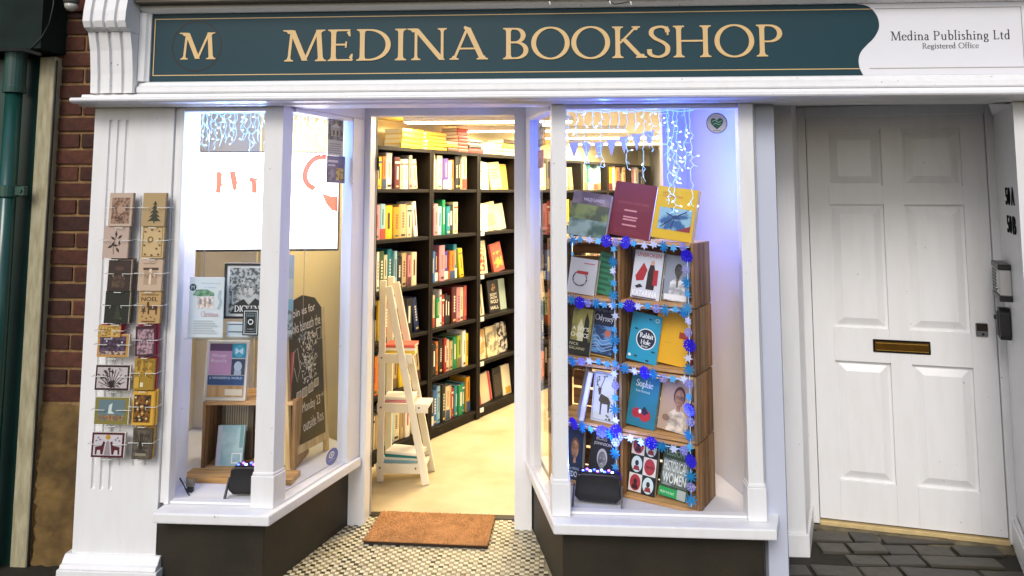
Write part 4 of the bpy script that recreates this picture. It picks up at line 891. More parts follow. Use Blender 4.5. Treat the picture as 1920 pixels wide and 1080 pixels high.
def a_blue(a, w_, h): a.rect(0, h * .7, w_, h, '#a8b9c6').rect(0, h * .62, w_, h * .69, '#c9d0cf').rect(0, h * .3, w_, h * .44, '#79b4c8').rect(0, h * .06, w_, h * .3, noise_print('grey_photo', '#5d6f78', '#a9bcc4', 60)).rect(0, h * .05, w_, h * .065, '#5f6d74')
flat('leaflet', 'blue and grey leaflet beside the corner post, left window', 'leaflet', 490, 478, 552, 626, .20, '#c5cdcf', a_blue)
# small posters on the angled pane
def on_splay(name, label, cat, S0, S1, px, py, px1, py1, art, base, off=-.006, flip=False):
    d = Vector((S1[0] - S0[0], S1[1] - S0[1], 0)).normalized(); P = Vector((*splay_pt(S0, S1, 0, off), 0)); dd_ = (d.x, d.y)
    s0, z0 = HIT(px, py1, P, dd_); s1, z1 = HIT(px1, py, P, dd_)
    if flip:   # pane that faces left: run the frame backwards
        q = P + d * max(s0, s1); t = thing(name, label, cat, (q.x, q.y, min(z0, z1)), (0, 0, math.atan2(-d.y, -d.x)))
    else:
        q = P + d * min(s0, s1); t = thing(name, label, cat, (q.x, q.y, min(z0, z1)), (0, 0, math.atan2(d.y, d.x)))
    wd, h = abs(s1 - s0), abs(z1 - z0); B(0, wd, 0, .0012, 0, h).build('sheet', base if not isinstance(base, str) else ink(base), t)
    a = Art(); art(a, wd, h); a.build('print', t); return t
def a_house(a, w_, h): a.rect(w_ * .02, h * .42, w_ * .98, h * .98, noise_print('grey_house', '#4a4c50', '#8d8f8c', 25)).rect(w_ * .2, h * .52, w_ * .8, h * .76, '#9a9d92').rect(w_ * .3, h * .55, w_ * .42, h * .68, '#3d4040').rect(w_ * .55, h * .55, w_ * .67, h * .68, '#3d4040').poly([[(w_ * .15, h * .76), (w_ * .5, h * .88), (w_ * .85, h * .76)]], '#b9bbb2'); lines(a, w_, h, '#8d9292', .06, .36, 5, .08)
on_splay('poster', 'grey leaflet with house photograph on the angled pane, upper', 'poster', L0, L1, 614, 225, 644, 291, a_house, '#b9bdb8')
def a_purp(a, w_, h): a.rect(0, h * .7, w_, h, '#4c478c').rect(w_ * .06, h * .76, w_ * .6, h * .84, '#b4b2d0').rect(w_ * .06, h * .62, w_ * .45, h * .68, '#a9a6c8').rect(w_ * .5, h * .1, w_ * .95, h * .55, noise_print('gold_statue', '#c49a4e', '#5a4636', 35)).rect(w_ * .06, h * .08, w_ * .4, h * .5, noise_print('purple_photo', '#3a2f6a', '#6a6090', 35))
on_splay('poster', 'purple event poster with golden figure below the house leaflet', 'poster', L0, L1, 612, 294, 647, 343, a_purp, '#3b3378')
st_ = on_splay('sticker', 'round blue sticker low on the angled pane of left window', 'sticker', L0, L1, 611, 834, 634, 878, lambda a, w_, h: a.oval(w_ * .5, h * .5, w_ * .46, h * .47, '#1f4fb0').poly(ribbon(arcp(w_ * .45, h * .62, w_ * .2, h * .16, 0, 360, 20), w_ * .06), '#cfe0f6').oval(w_ * .45, h * .62, w_ * .08, h * .07, '#cfe0f6').rect(w_ * .2, h * .3, w_ * .75, h * .33, '#9ab8e8'), '#2a56b4', -.006)
for ch in st_.children:
    if ch.name.startswith('sheet'):
        w_, h_ = ch.dimensions.x, ch.dimensions.z
        me = MB().prism([(.5 * w_ + .5 * w_ * math.cos(R(k)), .5 * h_ + .5 * h_ * math.sin(R(k))) for k in range(0, 360, 15)], 0, .0012, 'y').mesh('sheet'); me.materials.append(ink('#2a56b4')); ch.data = me

# pine crate with books, framed poster and red book on top
LC = thing('wooden_crate', 'pale pine crate standing on the floor of the left window', 'crate', (-1.645, .37, .3245), (0, 0, R(3)))
cw, ch_, cdp = .43, .308, .25
for z0 in (0, ch_ - .014):
    for k in range(3): B(.0145, cw - .0145, k * .084, k * .084 + .08, z0, z0 + .014).build('plank', M_CRATE2, LC, bevel=.001)
for x in (0, cw - .014):
    for k in range(3): B(x, x + .014, k * .084, k * .084 + .08, 0, ch_).build('plank', M_CRATE, LC, bevel=.001)
for k in range(3): B(.0145, cw - .0145, .2525, .262, .012 + k * .1, .095 + k * .1).build('plank', M_CRATE2, LC, bevel=.001)
pl = B(-1.86, -1.12, .24, .62, .3242, .3282)
bd = B(0, .50, 0, .115, 0, .022).build('display_plank', wood('display_pine', '#c79a5c', '#9a6f3a', stretch=(1.2, 14, 14))); bd.location = (-1.67, .235, .3242); tag(bd, 'loose pine plank lying in front of the crate, left window', 'plank')
def a_frame(a, w_, h):
    a.rect(w_ * .03, h * .02, w_ * .97, h * .98, '#d9d4cc').rect(w_ * .04, h * .84, w_ * .62, h * .97, '#5a3f5c').rect(w_ * .04, h * .42, w_ * .62, h * .84, '#c795ae').rect(w_ * .62, h * .72, w_ * .97, h * .97, '#2595a4').oval(w_ * .8, h * .84, w_ * .15, h * .11, '#55b2bd')
    a.text('M', w_ * .7, h * .79, w_ * .2, h * .1, '#d5eef0', .01).rect(w_ * .62, h * .42, w_ * .97, h * .70, '#3a4a58').oval(w_ * .79, h * .57, w_ * .1, h * .09, '#c9d2d8').rect(w_ * .7, h * .42, w_ * .88, h * .5, '#b9c4cc')
    a.text('Winter', w_ * .1, h * .73, w_ * .4, h * .06, '#efe2ea').text('Reads', w_ * .1, h * .64, w_ * .4, h * .06, '#efe2ea').rect(w_ * .04, h * .24, w_ * .97, h * .41, '#2f5076').text('A WONDERFUL WORLD', w_ * .08, h * .345, w_ * .84, h * .04, '#e6ecf0').rect(w_ * .04, h * .03, w_ * .97, h * .23, wood('print_wood', '#c8a06a', '#a87e48')).rect(w_ * .5, h * .06, w_ * .94, h * .17, '#d9c9a8')
flat('picture_frame', 'cream framed poster in pink and teal standing on the crate', 'picture', 384, 648, 461, 752, .40, '#d9d4cc', a_frame, th=.012, tilt=5, frame=(mat('cream_frame', '#e6dcc2', .5), .007)).location.z = .641
display_book('red book with white lettering standing on the pine crate', (-1.325, .41, .634), R(4), .155, .215, .025, 6, 0, '#a8262f', lambda a, w_, h: (lines(a, w_, h, '#e9c9c4', .12, .5, 5), a.rect(w_ * .5, h * .56, w_ * .9, h * .72, '#f0d8d2'), a.rect(w_ * .62, h * .8, w_ * .8, h * .84, '#f0d8d2')))
display_book('tall brown backed book behind the red book, left window', (-1.375, .50, .634), R(6), .14, .27, .02, 6, 0, '#7a4a3a')
display_book('pale blue notebook with white corner label inside the crate', (-1.528, .40, .340), R(3), .125, .175, .02, 9, 0, noise_print('pale_blue_cover', '#b9d9dc', '#9cc3cb', 8), lambda a, w_, h: (a.rect(0, 0, w_ * .16, h, '#c9cfe0'), a.frame(w_ * .58, h * .06, w_ * .96, h * .32, w_ * .04, '#eef4f2'), a.rect(w_ * .84, h * .45, w_ * .97, h, '#7aa9a8')))
t = thing('book', 'ribbed grey brown book behind the pale notebook in crate', 'book', (-1.535, .49, .34), (0, 0, R(3)), None); mb = B(-.07, .08, 0, .03, 0, .27).build('cover', ink('#6b5f4c'), t)
for k in range(10): B(-.05 + k * .011, -.044 + k * .011, -.003, -.0003, .13, .262).build('rib', ink('#b5a88c'), t)
display_book('cream book with sketch leaning inside the pine crate', (-1.335, .42, .340), R(2), .16, .25, .03, 8, 0, '#d8cf9f', lambda a, w_, h: (a.text('Lost', w_ * .2, h * .55, w_ * .45, h * .12, '#8f8a6a'), a.oval(w_ * .3, h * .25, w_ * .15, h * .1, noise_print('sketch_grey', '#7d7a62', '#cfc69a', 50))))
# chalkboard easel parallel to the angled pane
cdir = Vector((.285, .958, 0)); cb_ = thing('chalkboard', 'brown black chalkboard easel with white handwriting in left window', 'chalkboard', (-1.235, .40, .3245), (R(-4), 0, math.atan2(cdir.y, cdir.x)))
M_BOARD = mat('chalkboard_brown', '#1d140a', .8, col2='#120c05', spec=.1, scale=5, bump=.1)
CBW = .285
mb = MB().prism([(0.012, .09), (CBW, .09), (CBW, .70), (CBW * .82, .752), (CBW * .5, .775), (CBW * .2, .755), (.012, .70)], 0, .012, 'y').build('board', M_BOARD, cb_)
PINE = wood('easel_pine', '#d8bd84', '#b8955c')
B(-.012, .011, -.006, .02, 0, .72).build('leg', PINE, cb_, bevel=.002); B(CBW + .001, CBW + .022, -.006, .02, 0, .70).build('leg', PINE, cb_, bevel=.002); B(.0115, CBW, -.008, .018, .055, .089).build('rail', PINE, cb_, bevel=.002)
CH = mat('chalk', '#f0e6cf', .9); a = Art(-.0008)
a.poly(sans('Join us for', .20, .052), CH, .035, .665, 4).poly(sans('books beneath the', .262, .05), CH, .012, .60, 4).poly(sans('Monday 23', .145, .058), CH, .105, .215, 4).poly(sans('rd', .022, .018), CH, .255, .268, 4).poly(sans('outside Ros', .165, .05), CH, .108, .14, 5)
for k in range(120):
    an = rnd.uniform(0, 6.28); rr = rnd.uniform(.01, .075); cx, cz = .16 + rr * .9 * math.cos(an), .435 + rr * 1.2 * math.sin(an); q = rnd.uniform(0, 3.14)
    a.line([(cx, cz), (cx + .016 * math.cos(q), cz + .016 * math.sin(q))], .0032, CH); a.n -= 1 if k % 8 else 0
for k in range(60):
    cx, cz = rnd.uniform(.09, .22), rnd.uniform(.52, .59); q = rnd.uniform(.5, 2.6); a.line([(cx, cz), (cx + .016 * math.cos(q), cz + .016 * math.sin(q))], .0032, CH); a.n -= 1 if k % 8 else 0
for cx, cz, s in ((.07, .315, .035), (.115, .32, .04), (.165, .33, .038), (.21, .345, .035)):
    a.poly([[(cx - s * .5, cz - s * .5), (cx + s * .5, cz - s * .4), (cx + s * .55, cz + s * .6), (cx - s * .4, cz + s * .5)]], mat('chalk_soft', '#a89a78', .9)); a.line([(cx - s * .5, cz - s * .5), (cx + s * .5, cz - s * .4), (cx + s * .55, cz + s * .6), (cx - s * .4, cz + s * .5), (cx - s * .5, cz - s * .5)], .004, CH)
a.line([(.225, .60), (.265, .605), (.265, .55), (.235, .55), (.225, .60)], .003, CH); a.line([(.035, .52), (.07, .535), (.085, .44), (.06, .38), (.04, .45)], .003, CH)
a.build('chalk_writing', cb_)
# floodlights and plug
def flood(label, loc, rz, led, power, lcol, aim, wd=.2):
    t = thing('floodlight', label, 'floodlight', loc, (0, 0, rz))
    MB().prism([(-wd / 2, .03), (-wd / 2 + .02, .012), (wd / 2 - .02, .012), (wd / 2, .03), (wd / 2 - .008, .112), (wd / 2 - .03, .122), (-wd / 2 + .03, .122), (-wd / 2 + .008, .112)], 0, .05, 'y').build('housing', M_BLACK, t, bevel=.005, seg=2)
    MB().rod((-wd / 2 - .004, .025, .07), (-wd / 2 - .004, -.03, .0), .006, .018).build('stand', M_BLACK, t); MB().rod((wd / 2 + .004, .025, .07), (wd / 2 + .004, -.03, .0), .006, .018).build('stand', M_BLACK, t)
    hd = MB().box(-wd / 2 + .025, wd / 2 - .025, .006, .044, .1225, .127).build('lens', M_BLACK, t)
    for k in range(9): MB().lathe([(.006, .0), (.004, .004)], (-wd / 2 + .035 + k * (wd - .07) / 8, .015 + .018 * (k % 2), .1272), 8).build('led', led[k % len(led)], hd)
    l = bpy.data.lights.new('flood_beam', 'AREA'); l.shape = 'RECTANGLE'; l.size = wd - .06; l.size_y = .03; l.energy = power; l.color = lcol; l.spread = R(150)
    o = bpy.data.objects.new('flood_beam', l); COL.objects.link(o); o.parent = t; o.location = (0, .025, .134); o.rotation_euler = aim
    return t
LEDB = [mat('led_blue', '#3a4cff', .3, emit=7, ecol='#3a50ff'), mat('led_violet', '#9a4cff', .3, emit=7, ecol='#a050ff'), mat('led_ice', '#9ad0ff', .3, emit=7, ecol='#9ad0ff')]
flood('black floodlight at the front of the left window floor', (-1.29, .095, .3242), R(4), LEDB, .5, (.45, .6, 1), (R(165), 0, 0))
flood('black floodlight with blue violet leds in the right window', (.155, .105, .3242), R(-8), LEDB, 7, (.16, .26, 1), (R(205), R(0), 0), .19)
pg = thing('plug_adapter', 'black and steel plug hanging in the left window corner', 'plug', AT(357, 912, .14))
B(-.016, .016, -.012, .012, .0, .03).build('plug_body', mat('plug_grey', '#77756a', .35, metal=.5), pg, bevel=.005, seg=2); B(-.014, .014, -.011, .011, -.024, -.001).build('plug_cap', M_BLACK, pg, bevel=.004)
cbx = MB().tube([AT(*p, .10) for p in ((337, 896), (346, 912), (352, 925), (360, 935), (372, 940))], .003, 6).build('power_cable', M_BLACK); tag(cbx, 'short black power cable in left corner of left window', 'cable')
so_ = thing('wall_socket', 'white wall socket low on the left window wall', 'socket', (-1.9, .98, .42)); B(0, .1, -.012, 0, 0, .1).build('face_plate', mat('socket_white', '#dcdcd8', .4), so_, bevel=.003)
# ================================================================== RIGHT WINDOW: stacked crates with books
CR0 = Vector((.553, .035, 0)); CA = R(-28); CX = Vector((math.cos(CA), math.sin(CA), 0)); CY = Vector((-math.sin(CA), math.cos(CA), 0))
CZ = [1.127, .860, .592, .3245]; CHH, CWW, CDD = .262, .338, .228
def CL(x, y, z): p = CR0 + CX * x + CY * y; return (p.x, p.y, z)
pm = {}
def plank(t, x0, x1, y0, y1, z0, z1, m):
    key = tuple(round(v, 3) for v in (x1 - x0, y1 - y0, z1 - z0)) + (m.name,)
    if key not in pm:
        q = B(0, x1 - x0, 0, y1 - y0, 0, z1 - z0).mesh('plank', .002); q.materials.append(m); pm[key] = q
    link('plank', pm[key], t, (x0, y0, z0))
M_CR3 = wood('crate_pine_dark', '#86623a', '#523719'); M_CRP = wood('crate_pine_grey', '#9c7d55', '#6a4f30'); M_CRB = wood('crate_back', '#a87840', '#6f4a22', stretch=(1.2, 14, 14))
ROWN = ['top', 'second', 'third', 'bottom']
for col, nm in ((0, 'right'), (1, 'left')):
    for r_ in range(4):
        t = thing('wooden_crate', 'rough pine crate, %s of %s column in right window stack' % (ROWN[r_], nm), 'crate', CL(-CWW - col * (CWW + .008), .004 * (r_ % 2), CZ[r_]), (0, 0, CA), 'pine crates stacked in the right window')
        for x in (0, CWW - .013):
            for k in range(3): plank(t, x, x + .013, k * .077, k * .077 + .066, 0, CHH, (M_CRATE, M_CR3, M_CRP)[(k + r_) % 3])
        for z in (0, CHH - .013):
            for k in range(3): plank(t, .0135, CWW - .0135, k * .077, k * .077 + .071, z, z + .013, M_CRATE2)
        for k in range(3): plank(t, .0135, CWW - .0135, CDD + .001, CDD + .011, .016 + k * .084, .016 + k * .084 + .072, M_CRB)
BP = CR0 + CY * .035
def rbook(label, c0, c1, shelf, cover, art=None, tilt=9, roll=0, th=.026, dy=.035, h=None):
    P_ = CR0 + CY * dy; s0, zb_ = HIT(c0[0], c1[1], P_, CX); s1, zt_ = HIT(c1[0], c0[1], P_, CX)
    wd = abs(s1 - s0); hh_ = h or (zt_ - zb_) * .91; z = shelf + .0135 + abs(math.sin(R(roll))) * wd / 2
    q = P_ + CX * ((s0 + s1) / 2 - math.sin(R(roll)) * hh_ / 2)
    return display_book(label, (q.x, q.y, z), CA, wd * .97, hh_, th, tilt, roll, cover, art, None)
TOPZ = CZ[0] + CHH - .013
def person(a, w_, h, skin, hair, cloth, cu=.5, cv=.6, s=.2, bgc=None):
    if bgc: a.rect(0, 0, w_, h, bgc)
    sh = lambda c, s_: noise_print('tone_' + c.strip('#'), c, '#%02x%02x%02x' % tuple(int(int(c[i:i + 2], 16) * s_) for i in (1, 3, 5)), 34, (.38, .62))
    skin, cloth = sh(skin, .62), sh(cloth, .7)
    a.poly([[(w_ * (cu - .34), 0), (w_ * (cu + .34), 0), (w_ * (cu + .30), h * (cv - s * 1.15)), (w_ * (cu + .12), h * (cv - s * .8)), (w_ * (cu - .12), h * (cv - s * .8)), (w_ * (cu - .30), h * (cv - s * 1.15))]], cloth)
    a.rect(w_ * (cu - .06), h * (cv - s * .95), w_ * (cu + .06), h * (cv - s * .4), skin).oval(w_ * cu, h * (cv + .02), w_ * s * .72, h * s * .66, hair).oval(w_ * cu, h * (cv - .02), w_ * s * .58, h * s * .6, skin)
    for k in (-1, 1): a.oval(w_ * (cu + k * s * .24), h * (cv + .01), w_ * .022, h * .01, hair)
    a.rect(w_ * (cu - s * .2), h * (cv - s * .36), w_ * (cu + s * .2), h * (cv - s * .32), hair)
# --- on top
rbook('dark photographic book with misty green landscape on top of crates', (1066, 357), (1138, 448), TOPZ, '#3a3f3a', lambda a, w_, h: (a.rect(0, h * .72, w_, h, noise_print('dusk_sky', '#5a4a50', '#8a7a78', 5)), a.rect(0, h * .38, w_, h * .72, noise_print('mist_field', '#7d8a4a', '#4a5238', 9)), a.rect(0, 0, w_, h * .38, noise_print('pond', '#3f5a46', '#8fa596', 7)), a.text('WILD LANDS', w_ * .3, h * .8, w_ * .55, h * .07, '#c9c2c4')), roll=7, th=.03)
rbook('large burgundy book standing tallest on top of crates', (1143, 328), (1222, 440), TOPZ, '#6d1526', lambda a, w_, h: (a.text('COMPLETE HISTORIES', w_ * .12, h * .60, w_ * .76, h * .045, '#9a4a50'), [a.rect(w_ * .32, h * v, w_ * (.32 + q), h * (v + .028), '#c98a80') for v, q in ((.47, .3), (.35, .34), (.30, .32), (.2, .34))], lines(a, w_, h, '#7f2534', .06, .16, 3)), roll=8, dy=.07)
rbook('yellow book with blue bird picture on top of crates', (1224, 347), (1301, 455), TOPZ, '#d5ad1c', lambda a, w_, h: (a.text('ART', w_ * .14, h * .86, w_ * .14, h * .04, '#8a5a20'), a.text('CONVERSATIONS', w_ * .14, h * .80, w_ * .5, h * .04, '#b23a2a'), a.rect(w_ * .13, h * .18, w_ * .93, h * .60, noise_print('blue_painting', '#8ab6c4', '#2a5a8a', 22)), a.line([(w_ * .2, h * .22), (w_ * .5, h * .42), (w_ * .8, h * .56)], .005, '#14264a'), a.line([(w_ * .45, h * .2), (w_ * .52, h * .42), (w_ * .3, h * .5)], .004, '#14264a'), a.oval(w_ * .55, h * .43, w_ * .09, h * .04, '#1c3a6e'), a.poly([[(w_ * .6, h * .18), (w_ * .93, h * .18), (w_ * .93, h * .3)]], '#8a2a30')), roll=7, th=.036, dy=.03)
# --- first shelf
rbook('white book with red ribbon wreath, left column', (1064, 486), (1116, 556), CZ[0], '#b9b9bd', lambda a, w_, h: (a.poly(ribbon(arcp(w_ * .42, h * .42, w_ * .25, h * .2, 0, 360, 20), .007), noise_print('wreath', '#2a2a2e', '#8a8a90', 90)), a.rect(w_ * .3, h * .55, w_ * .7, h * .64, '#a3242c'), a.rect(w_ * .5, h * .85, w_ * .9, h * .88, '#a8606a')), roll=5)
rbook('green lettered book beside the wreath book, left column', (1116, 478), (1150, 562), CZ[0], '#2f7f5c', lambda a, w_, h: [a.rect(w_ * (.12 + .05 * (k % 2)), h * (.08 + k * .13), w_ * (.7 + .2 * ((k * 3) % 2)), h * (.14 + k * .13), '#1c5a40') for k in range(7)], roll=10, dy=.07)
rbook('white book titled Unbroken with red figures, right column', (1184, 473), (1238, 569), CZ[0], '#cdd3df', lambda a, w_, h: (a.text('UNBROKEN', w_ * .1, h * .87, w_ * .82, h * .09, '#b3243c', .01), a.poly([[(w_ * .1, h * .45), (w_ * .35, h * .75), (w_ * .5, h * .6), (w_ * .4, h * .38), (w_ * .15, h * .35)]], '#a8222e'), a.poly([[(w_ * .5, h * .2), (w_ * .52, h * .55), (w_ * .58, h * .72), (w_ * .72, h * .72), (w_ * .8, h * .5), (w_ * .78, h * .2)]], '#2a1418'), a.oval(w_ * .66, h * .76, w_ * .07, h * .05, '#d0a08a'), a.rect(w_ * .72, h * .3, w_ * .88, h * .62, '#a8222e'), a.poly([[(w_ * .12, h * .24), (w_ * .3, h * .3), (w_ * .4, h * .24), (w_ * .2, h * .2)]], '#23202a'), a.text('KATARINA', w_ * .06, h * .05, w_ * .86, h * .12, '#f4f4f8', .02), a.rect(w_ * .06, h * .01, w_ * .9, h * .035, '#5a3a4a')), roll=5, th=.03)
rbook('grey portrait book of man in white shirt, right column', (1244, 479), (1290, 570), CZ[0], '#8c94a4', lambda a, w_, h: (person(a, w_, h, '#5a5450', '#26221f', '#dfe3ea', .55, .66, .22), a.rect(w_ * .05, h * .02, w_ * .95, h * .14, '#e4e6ea'), a.rect(w_ * .5, h * .3, w_ * .58, h * .5, '#6a605a')), roll=4, dy=.05)
# --- second shelf
rbook("dark olive book titled A Spy's Choice, left column", (1064, 582), (1106, 674), CZ[1], '#1d1c10', lambda a, w_, h: (a.rect(w_ * .1, h * .3, w_ * .98, h, noise_print('olive_glow', '#a59a4a', '#6a6430', 6)), a.poly([[(w_ * .4, h * .3), (w_ * .36, h * .6), (w_ * .5, h * .78), (w_ * .64, h * .6), (w_ * .66, h * .3)]], '#d8d2a0'), a.poly([[(w_ * .66, h * .3), (w_ * .66, h * .75), (w_ * .74, h * .92), (w_ * .86, h * .75), (w_ * .88, h * .3)]], '#15140c'), a.text("A SPY'S", w_ * .14, h * .52, w_ * .74, h * .08, '#efead4', .01), a.text('CHOICE', w_ * .1, h * .38, w_ * .8, h * .09, '#efead4', .01), a.text('NICK', w_ * .1, h * .2, w_ * .4, h * .06, '#d8cf9a'), a.text('GALLAWAY', w_ * .1, h * .11, w_ * .7, h * .06, '#d8cf9a')), roll=4)
rbook('navy book titled Odyssey with blue waves, left column', (1104, 577), (1150, 676), CZ[1], '#16203a', lambda a, w_, h: (a.rect(w_ * .04, h * .06, w_ * .97, h * .6, noise_print('sea_waves', '#5a8fc4', '#1c3a66', 14, stretch=(1, 1, 3))), a.oval(w_ * .72, h * .46, w_ * .13, h * .07, '#b5684a'), [a.line(spline([(w_ * .05, h * v), (w_ * .3, h * (v + .07)), (w_ * .55, h * (v - .02)), (w_ * .95, h * (v + .06))], 6), .0022, '#a9c9e6') for v in (.12, .18, .25, .33)], a.serif('Odyssey'.replace('O', 'O'), w_ * .14, h * .7, w_ * .76, h * .11, '#e2e6f0', .14), a.text('STEPHEN FRY', w_ * .12, h * .87, w_ * .74, h * .06, '#8a93ad'), a.rect(0, 0, w_, h * .018, '#c9a03a')), roll=5, dy=.06)
rbook('turquoise book with dark oval title panel, right column', (1178, 594), (1234, 687), CZ[1], '#1793b8', lambda a, w_, h: (a.oval(w_ * .56, h * .48, w_ * .33, h * .22, '#e6eef2'), a.oval(w_ * .56, h * .48, w_ * .30, h * .2, '#12233a'), a.serif('Rabbit', w_ * .34, h * .50, w_ * .46, h * .1, '#eef2f4', .18), a.serif('Hole', w_ * .4, h * .37, w_ * .32, h * .09, '#eef2f4', .18), a.text('Book', w_ * .44, h * .31, w_ * .22, h * .04, '#eef2f4'), [a.oval(w_ * u, h * v, w_ * .06, h * .018, '#14303f') for u, v in ((.2, .66), (.85, .25), (.3, .1), (.62, .9), (.7, .05))], a.oval(w_ * .1, h * .1, w_ * .05, h * .03, '#e9f4f6'), a.poly(ribbon(arcp(w_ * .86, h * .9, w_ * .06, h * .035, 0, 360, 14), .002), '#d8eef2')), roll=7)
rbook('plain yellow book with small red label, right column', (1226, 598), (1290, 699), CZ[1], '#e0aa14', lambda a, w_, h: (a.rect(w_ * .7, h * .52, w_ * .97, h * .64, '#a3301e'), a.oval(w_ * .24, h * .9, w_ * .06, h * .025, '#8a8a80'), a.rect(w_ * .3, h * .4, w_ * .5, h * .41, '#c9950c')), roll=6, dy=.055)
display_book('red orange book top edge showing behind the yellow book', CL(-.13, .11, CZ[1] + .0135), CA, .15, .228, .02, 4, 0, '#b23a1a')
# --- third shelf
rbook('white book with dark stag drawing, left column', (1108, 703), (1151, 797), CZ[2], '#d3d9dc', lambda a, w_, h: (a.frame(w_ * .04, h * .03, w_ * .96, h * .97, .003, '#8f9aa0'), a.poly([[(w_ * .28, h * .42), (w_ * .36, h * .56), (w_ * .7, h * .5), (w_ * .8, h * .42), (w_ * .76, h * .2), (w_ * .7, h * .2), (w_ * .68, h * .36), (w_ * .44, h * .36), (w_ * .42, h * .16), (w_ * .36, h * .16), (w_ * .36, h * .38)]], '#4a4226'), a.poly([[(w_ * .28, h * .52), (w_ * .36, h * .56), (w_ * .38, h * .68), (w_ * .22, h * .66)]], '#4a4226'), a.line([(w_ * .3, h * .66), (w_ * .16, h * .76), (w_ * .14, h * .88)], .003, '#3a3420'), a.line([(w_ * .33, h * .67), (w_ * .42, h * .78), (w_ * .5, h * .9)], .003, '#3a3420'), a.line([(w_ * .16, h * .76), (w_ * .26, h * .84)], .0025, '#3a3420'), [a.oval(w_ * rnd.uniform(.1, .9), h * rnd.choice((rnd.uniform(.06, .18), rnd.uniform(.72, .93))), w_ * .045, h * .018, '#5d6a5a') for _ in range(14)]), roll=2, dy=.03)
display_book('pale lilac book leaning beside the stag book, left column', CL(-.56, .05, CZ[2] + .0135), CA + R(-60), .13, .215, .022, 12, 0, '#a9b2cc')
rbook('teal book titled Sophie with red gloves, right column', (1177, 718), (1230, 814), CZ[2], '#17748c', lambda a, w_, h: (a.serif('Sophie', w_ * .18, h * .78, w_ * .6, h * .13, '#eaf2f2', .14), a.text('from Romania', w_ * .2, h * .67, w_ * .5, h * .05, '#c9e0e2'), a.oval(w_ * .32, h * .26, w_ * .16, h * .1, '#a81f2a'), a.oval(w_ * .62, h * .24, w_ * .2, h * .12, '#b3222c'), a.poly([[(w_ * .45, h * .3), (w_ * .58, h * .42), (w_ * .74, h * .3), (w_ * .6, h * .24)]], '#1a1a30'), a.oval(w_ * .44, h * .3, w_ * .05, h * .04, '#e6eaf0')), roll=6)
rbook('sepia portrait book with dark haired figure, right column', (1236, 724), (1292, 829), CZ[2], '#b59a82', lambda a, w_, h: (person(a, w_, h, '#b08468', '#4a1f22', '#e2d4c2', .62, .62, .27), a.rect(w_ * .1, h * .84, w_ * .5, h * .9, '#9a7e68'), a.oval(w_ * .25, h * .22, w_ * .12, h * .06, '#8a6a52')), roll=6, dy=.05)
# --- bottom shelf
rbook('navy book with portrait lettered Freedom, left column', (1052, 815), (1089, 908), CZ[3], '#172b4d', lambda a, w_, h: (person(a, w_, h, '#c48f6c', '#6a4a34', '#1d3558', .62, .62, .3), a.rect(0, 0, w_, h * .28, '#132543'), a.text('FREEDOM', w_ * .08, h * .06, w_ * .86, h * .11, '#d8e0ee', .01), a.text('ANGELA MERKEL', w_ * .1, h * .2, w_ * .8, h * .05, '#b9c6dc')), th=.035)
rbook('black and grey portrait book lettered Boris Johnson, left column', (1102, 816), (1150, 908), CZ[3], '#1b1b1d', lambda a, w_, h: (person(a, w_, h, '#8a8a8a', '#b9b9b9', '#3c3e42', .5, .5, .28), a.text('BORIS', w_ * .22, h * .86, w_ * .42, h * .07, '#e6e6e6', .01), a.text('JOHNSON', w_ * .14, h * .75, w_ * .7, h * .075, '#e6e6e6', .01)), roll=3, th=.045, dy=.04)
def a_service(a, w_, h):
    a.rect(0, 0, w_, h, '#14171a')
    for j in range(3):
        for i in range(2):
            cu, cv = w_ * (.26 + .48 * i), h * (.17 + .33 * j); red = (i + j) % 2 == 0; light = not red
            if (i + j) % 2 == 0: a.rect(w_ * (.02 + .48 * i), h * (.01 + .33 * j), w_ * (.5 + .48 * i), h * (.33 + .33 * j), '#d9d6d2')
            a.oval(cu, cv, w_ * .2, h * .145, '#a8333a' if red else '#c9dde0')
            if not (i == 1 and j == 1): a.oval(cu, cv + h * .02, w_ * .07, h * .05, '#2a2226').poly([[(cu - w_ * .13, cv - h * .11), (cu + w_ * .13, cv - h * .11), (cu + w_ * .08, cv - h * .03), (cu - w_ * .08, cv - h * .03)]], '#8a2a30' if light else '#3a1a20')
    a.text('Service', w_ * .6, h * .475, w_ * .33, h * .06, '#14171a')
rbook('black and white book of red and blue portrait circles, right column', (1179, 840), (1229, 943), CZ[3], '#14171a', a_service, roll=4, th=.03)
rbook('green book lettered Life Lessons from Historical Women, right column', (1239, 842), (1290, 955), CZ[3], '#2c4630', lambda a, w_, h: (a.text('LIFE', w_ * .12, h * .82, w_ * .6, h * .1, '#8aa08a', .01), a.text('LESSONS', w_ * .12, h * .69, w_ * .76, h * .1, '#7a947c', .01), a.rect(w_ * .05, h * .2, w_ * .97, h * .64, noise_print('grey_women', '#8a938e', '#56605a', 25)), a.text('HISTORICAL', w_ * .08, h * .44, w_ * .84, h * .17, '#d9e0da', .01), a.text('WOMEN', w_ * .08, h * .24, w_ * .84, h * .17, '#d9e0da', .01), a.rect(0, h * .02, w_ * .66, h * .16, '#1f9a4a'), a.text('FROM THE PAST', w_ * .06, h * .06, w_ * .5, h * .04, '#d8f0de'), a.rect(w_ * .66, h * .02, w_ * .97, h * .18, '#aab2ac')), roll=6, dy=.045)

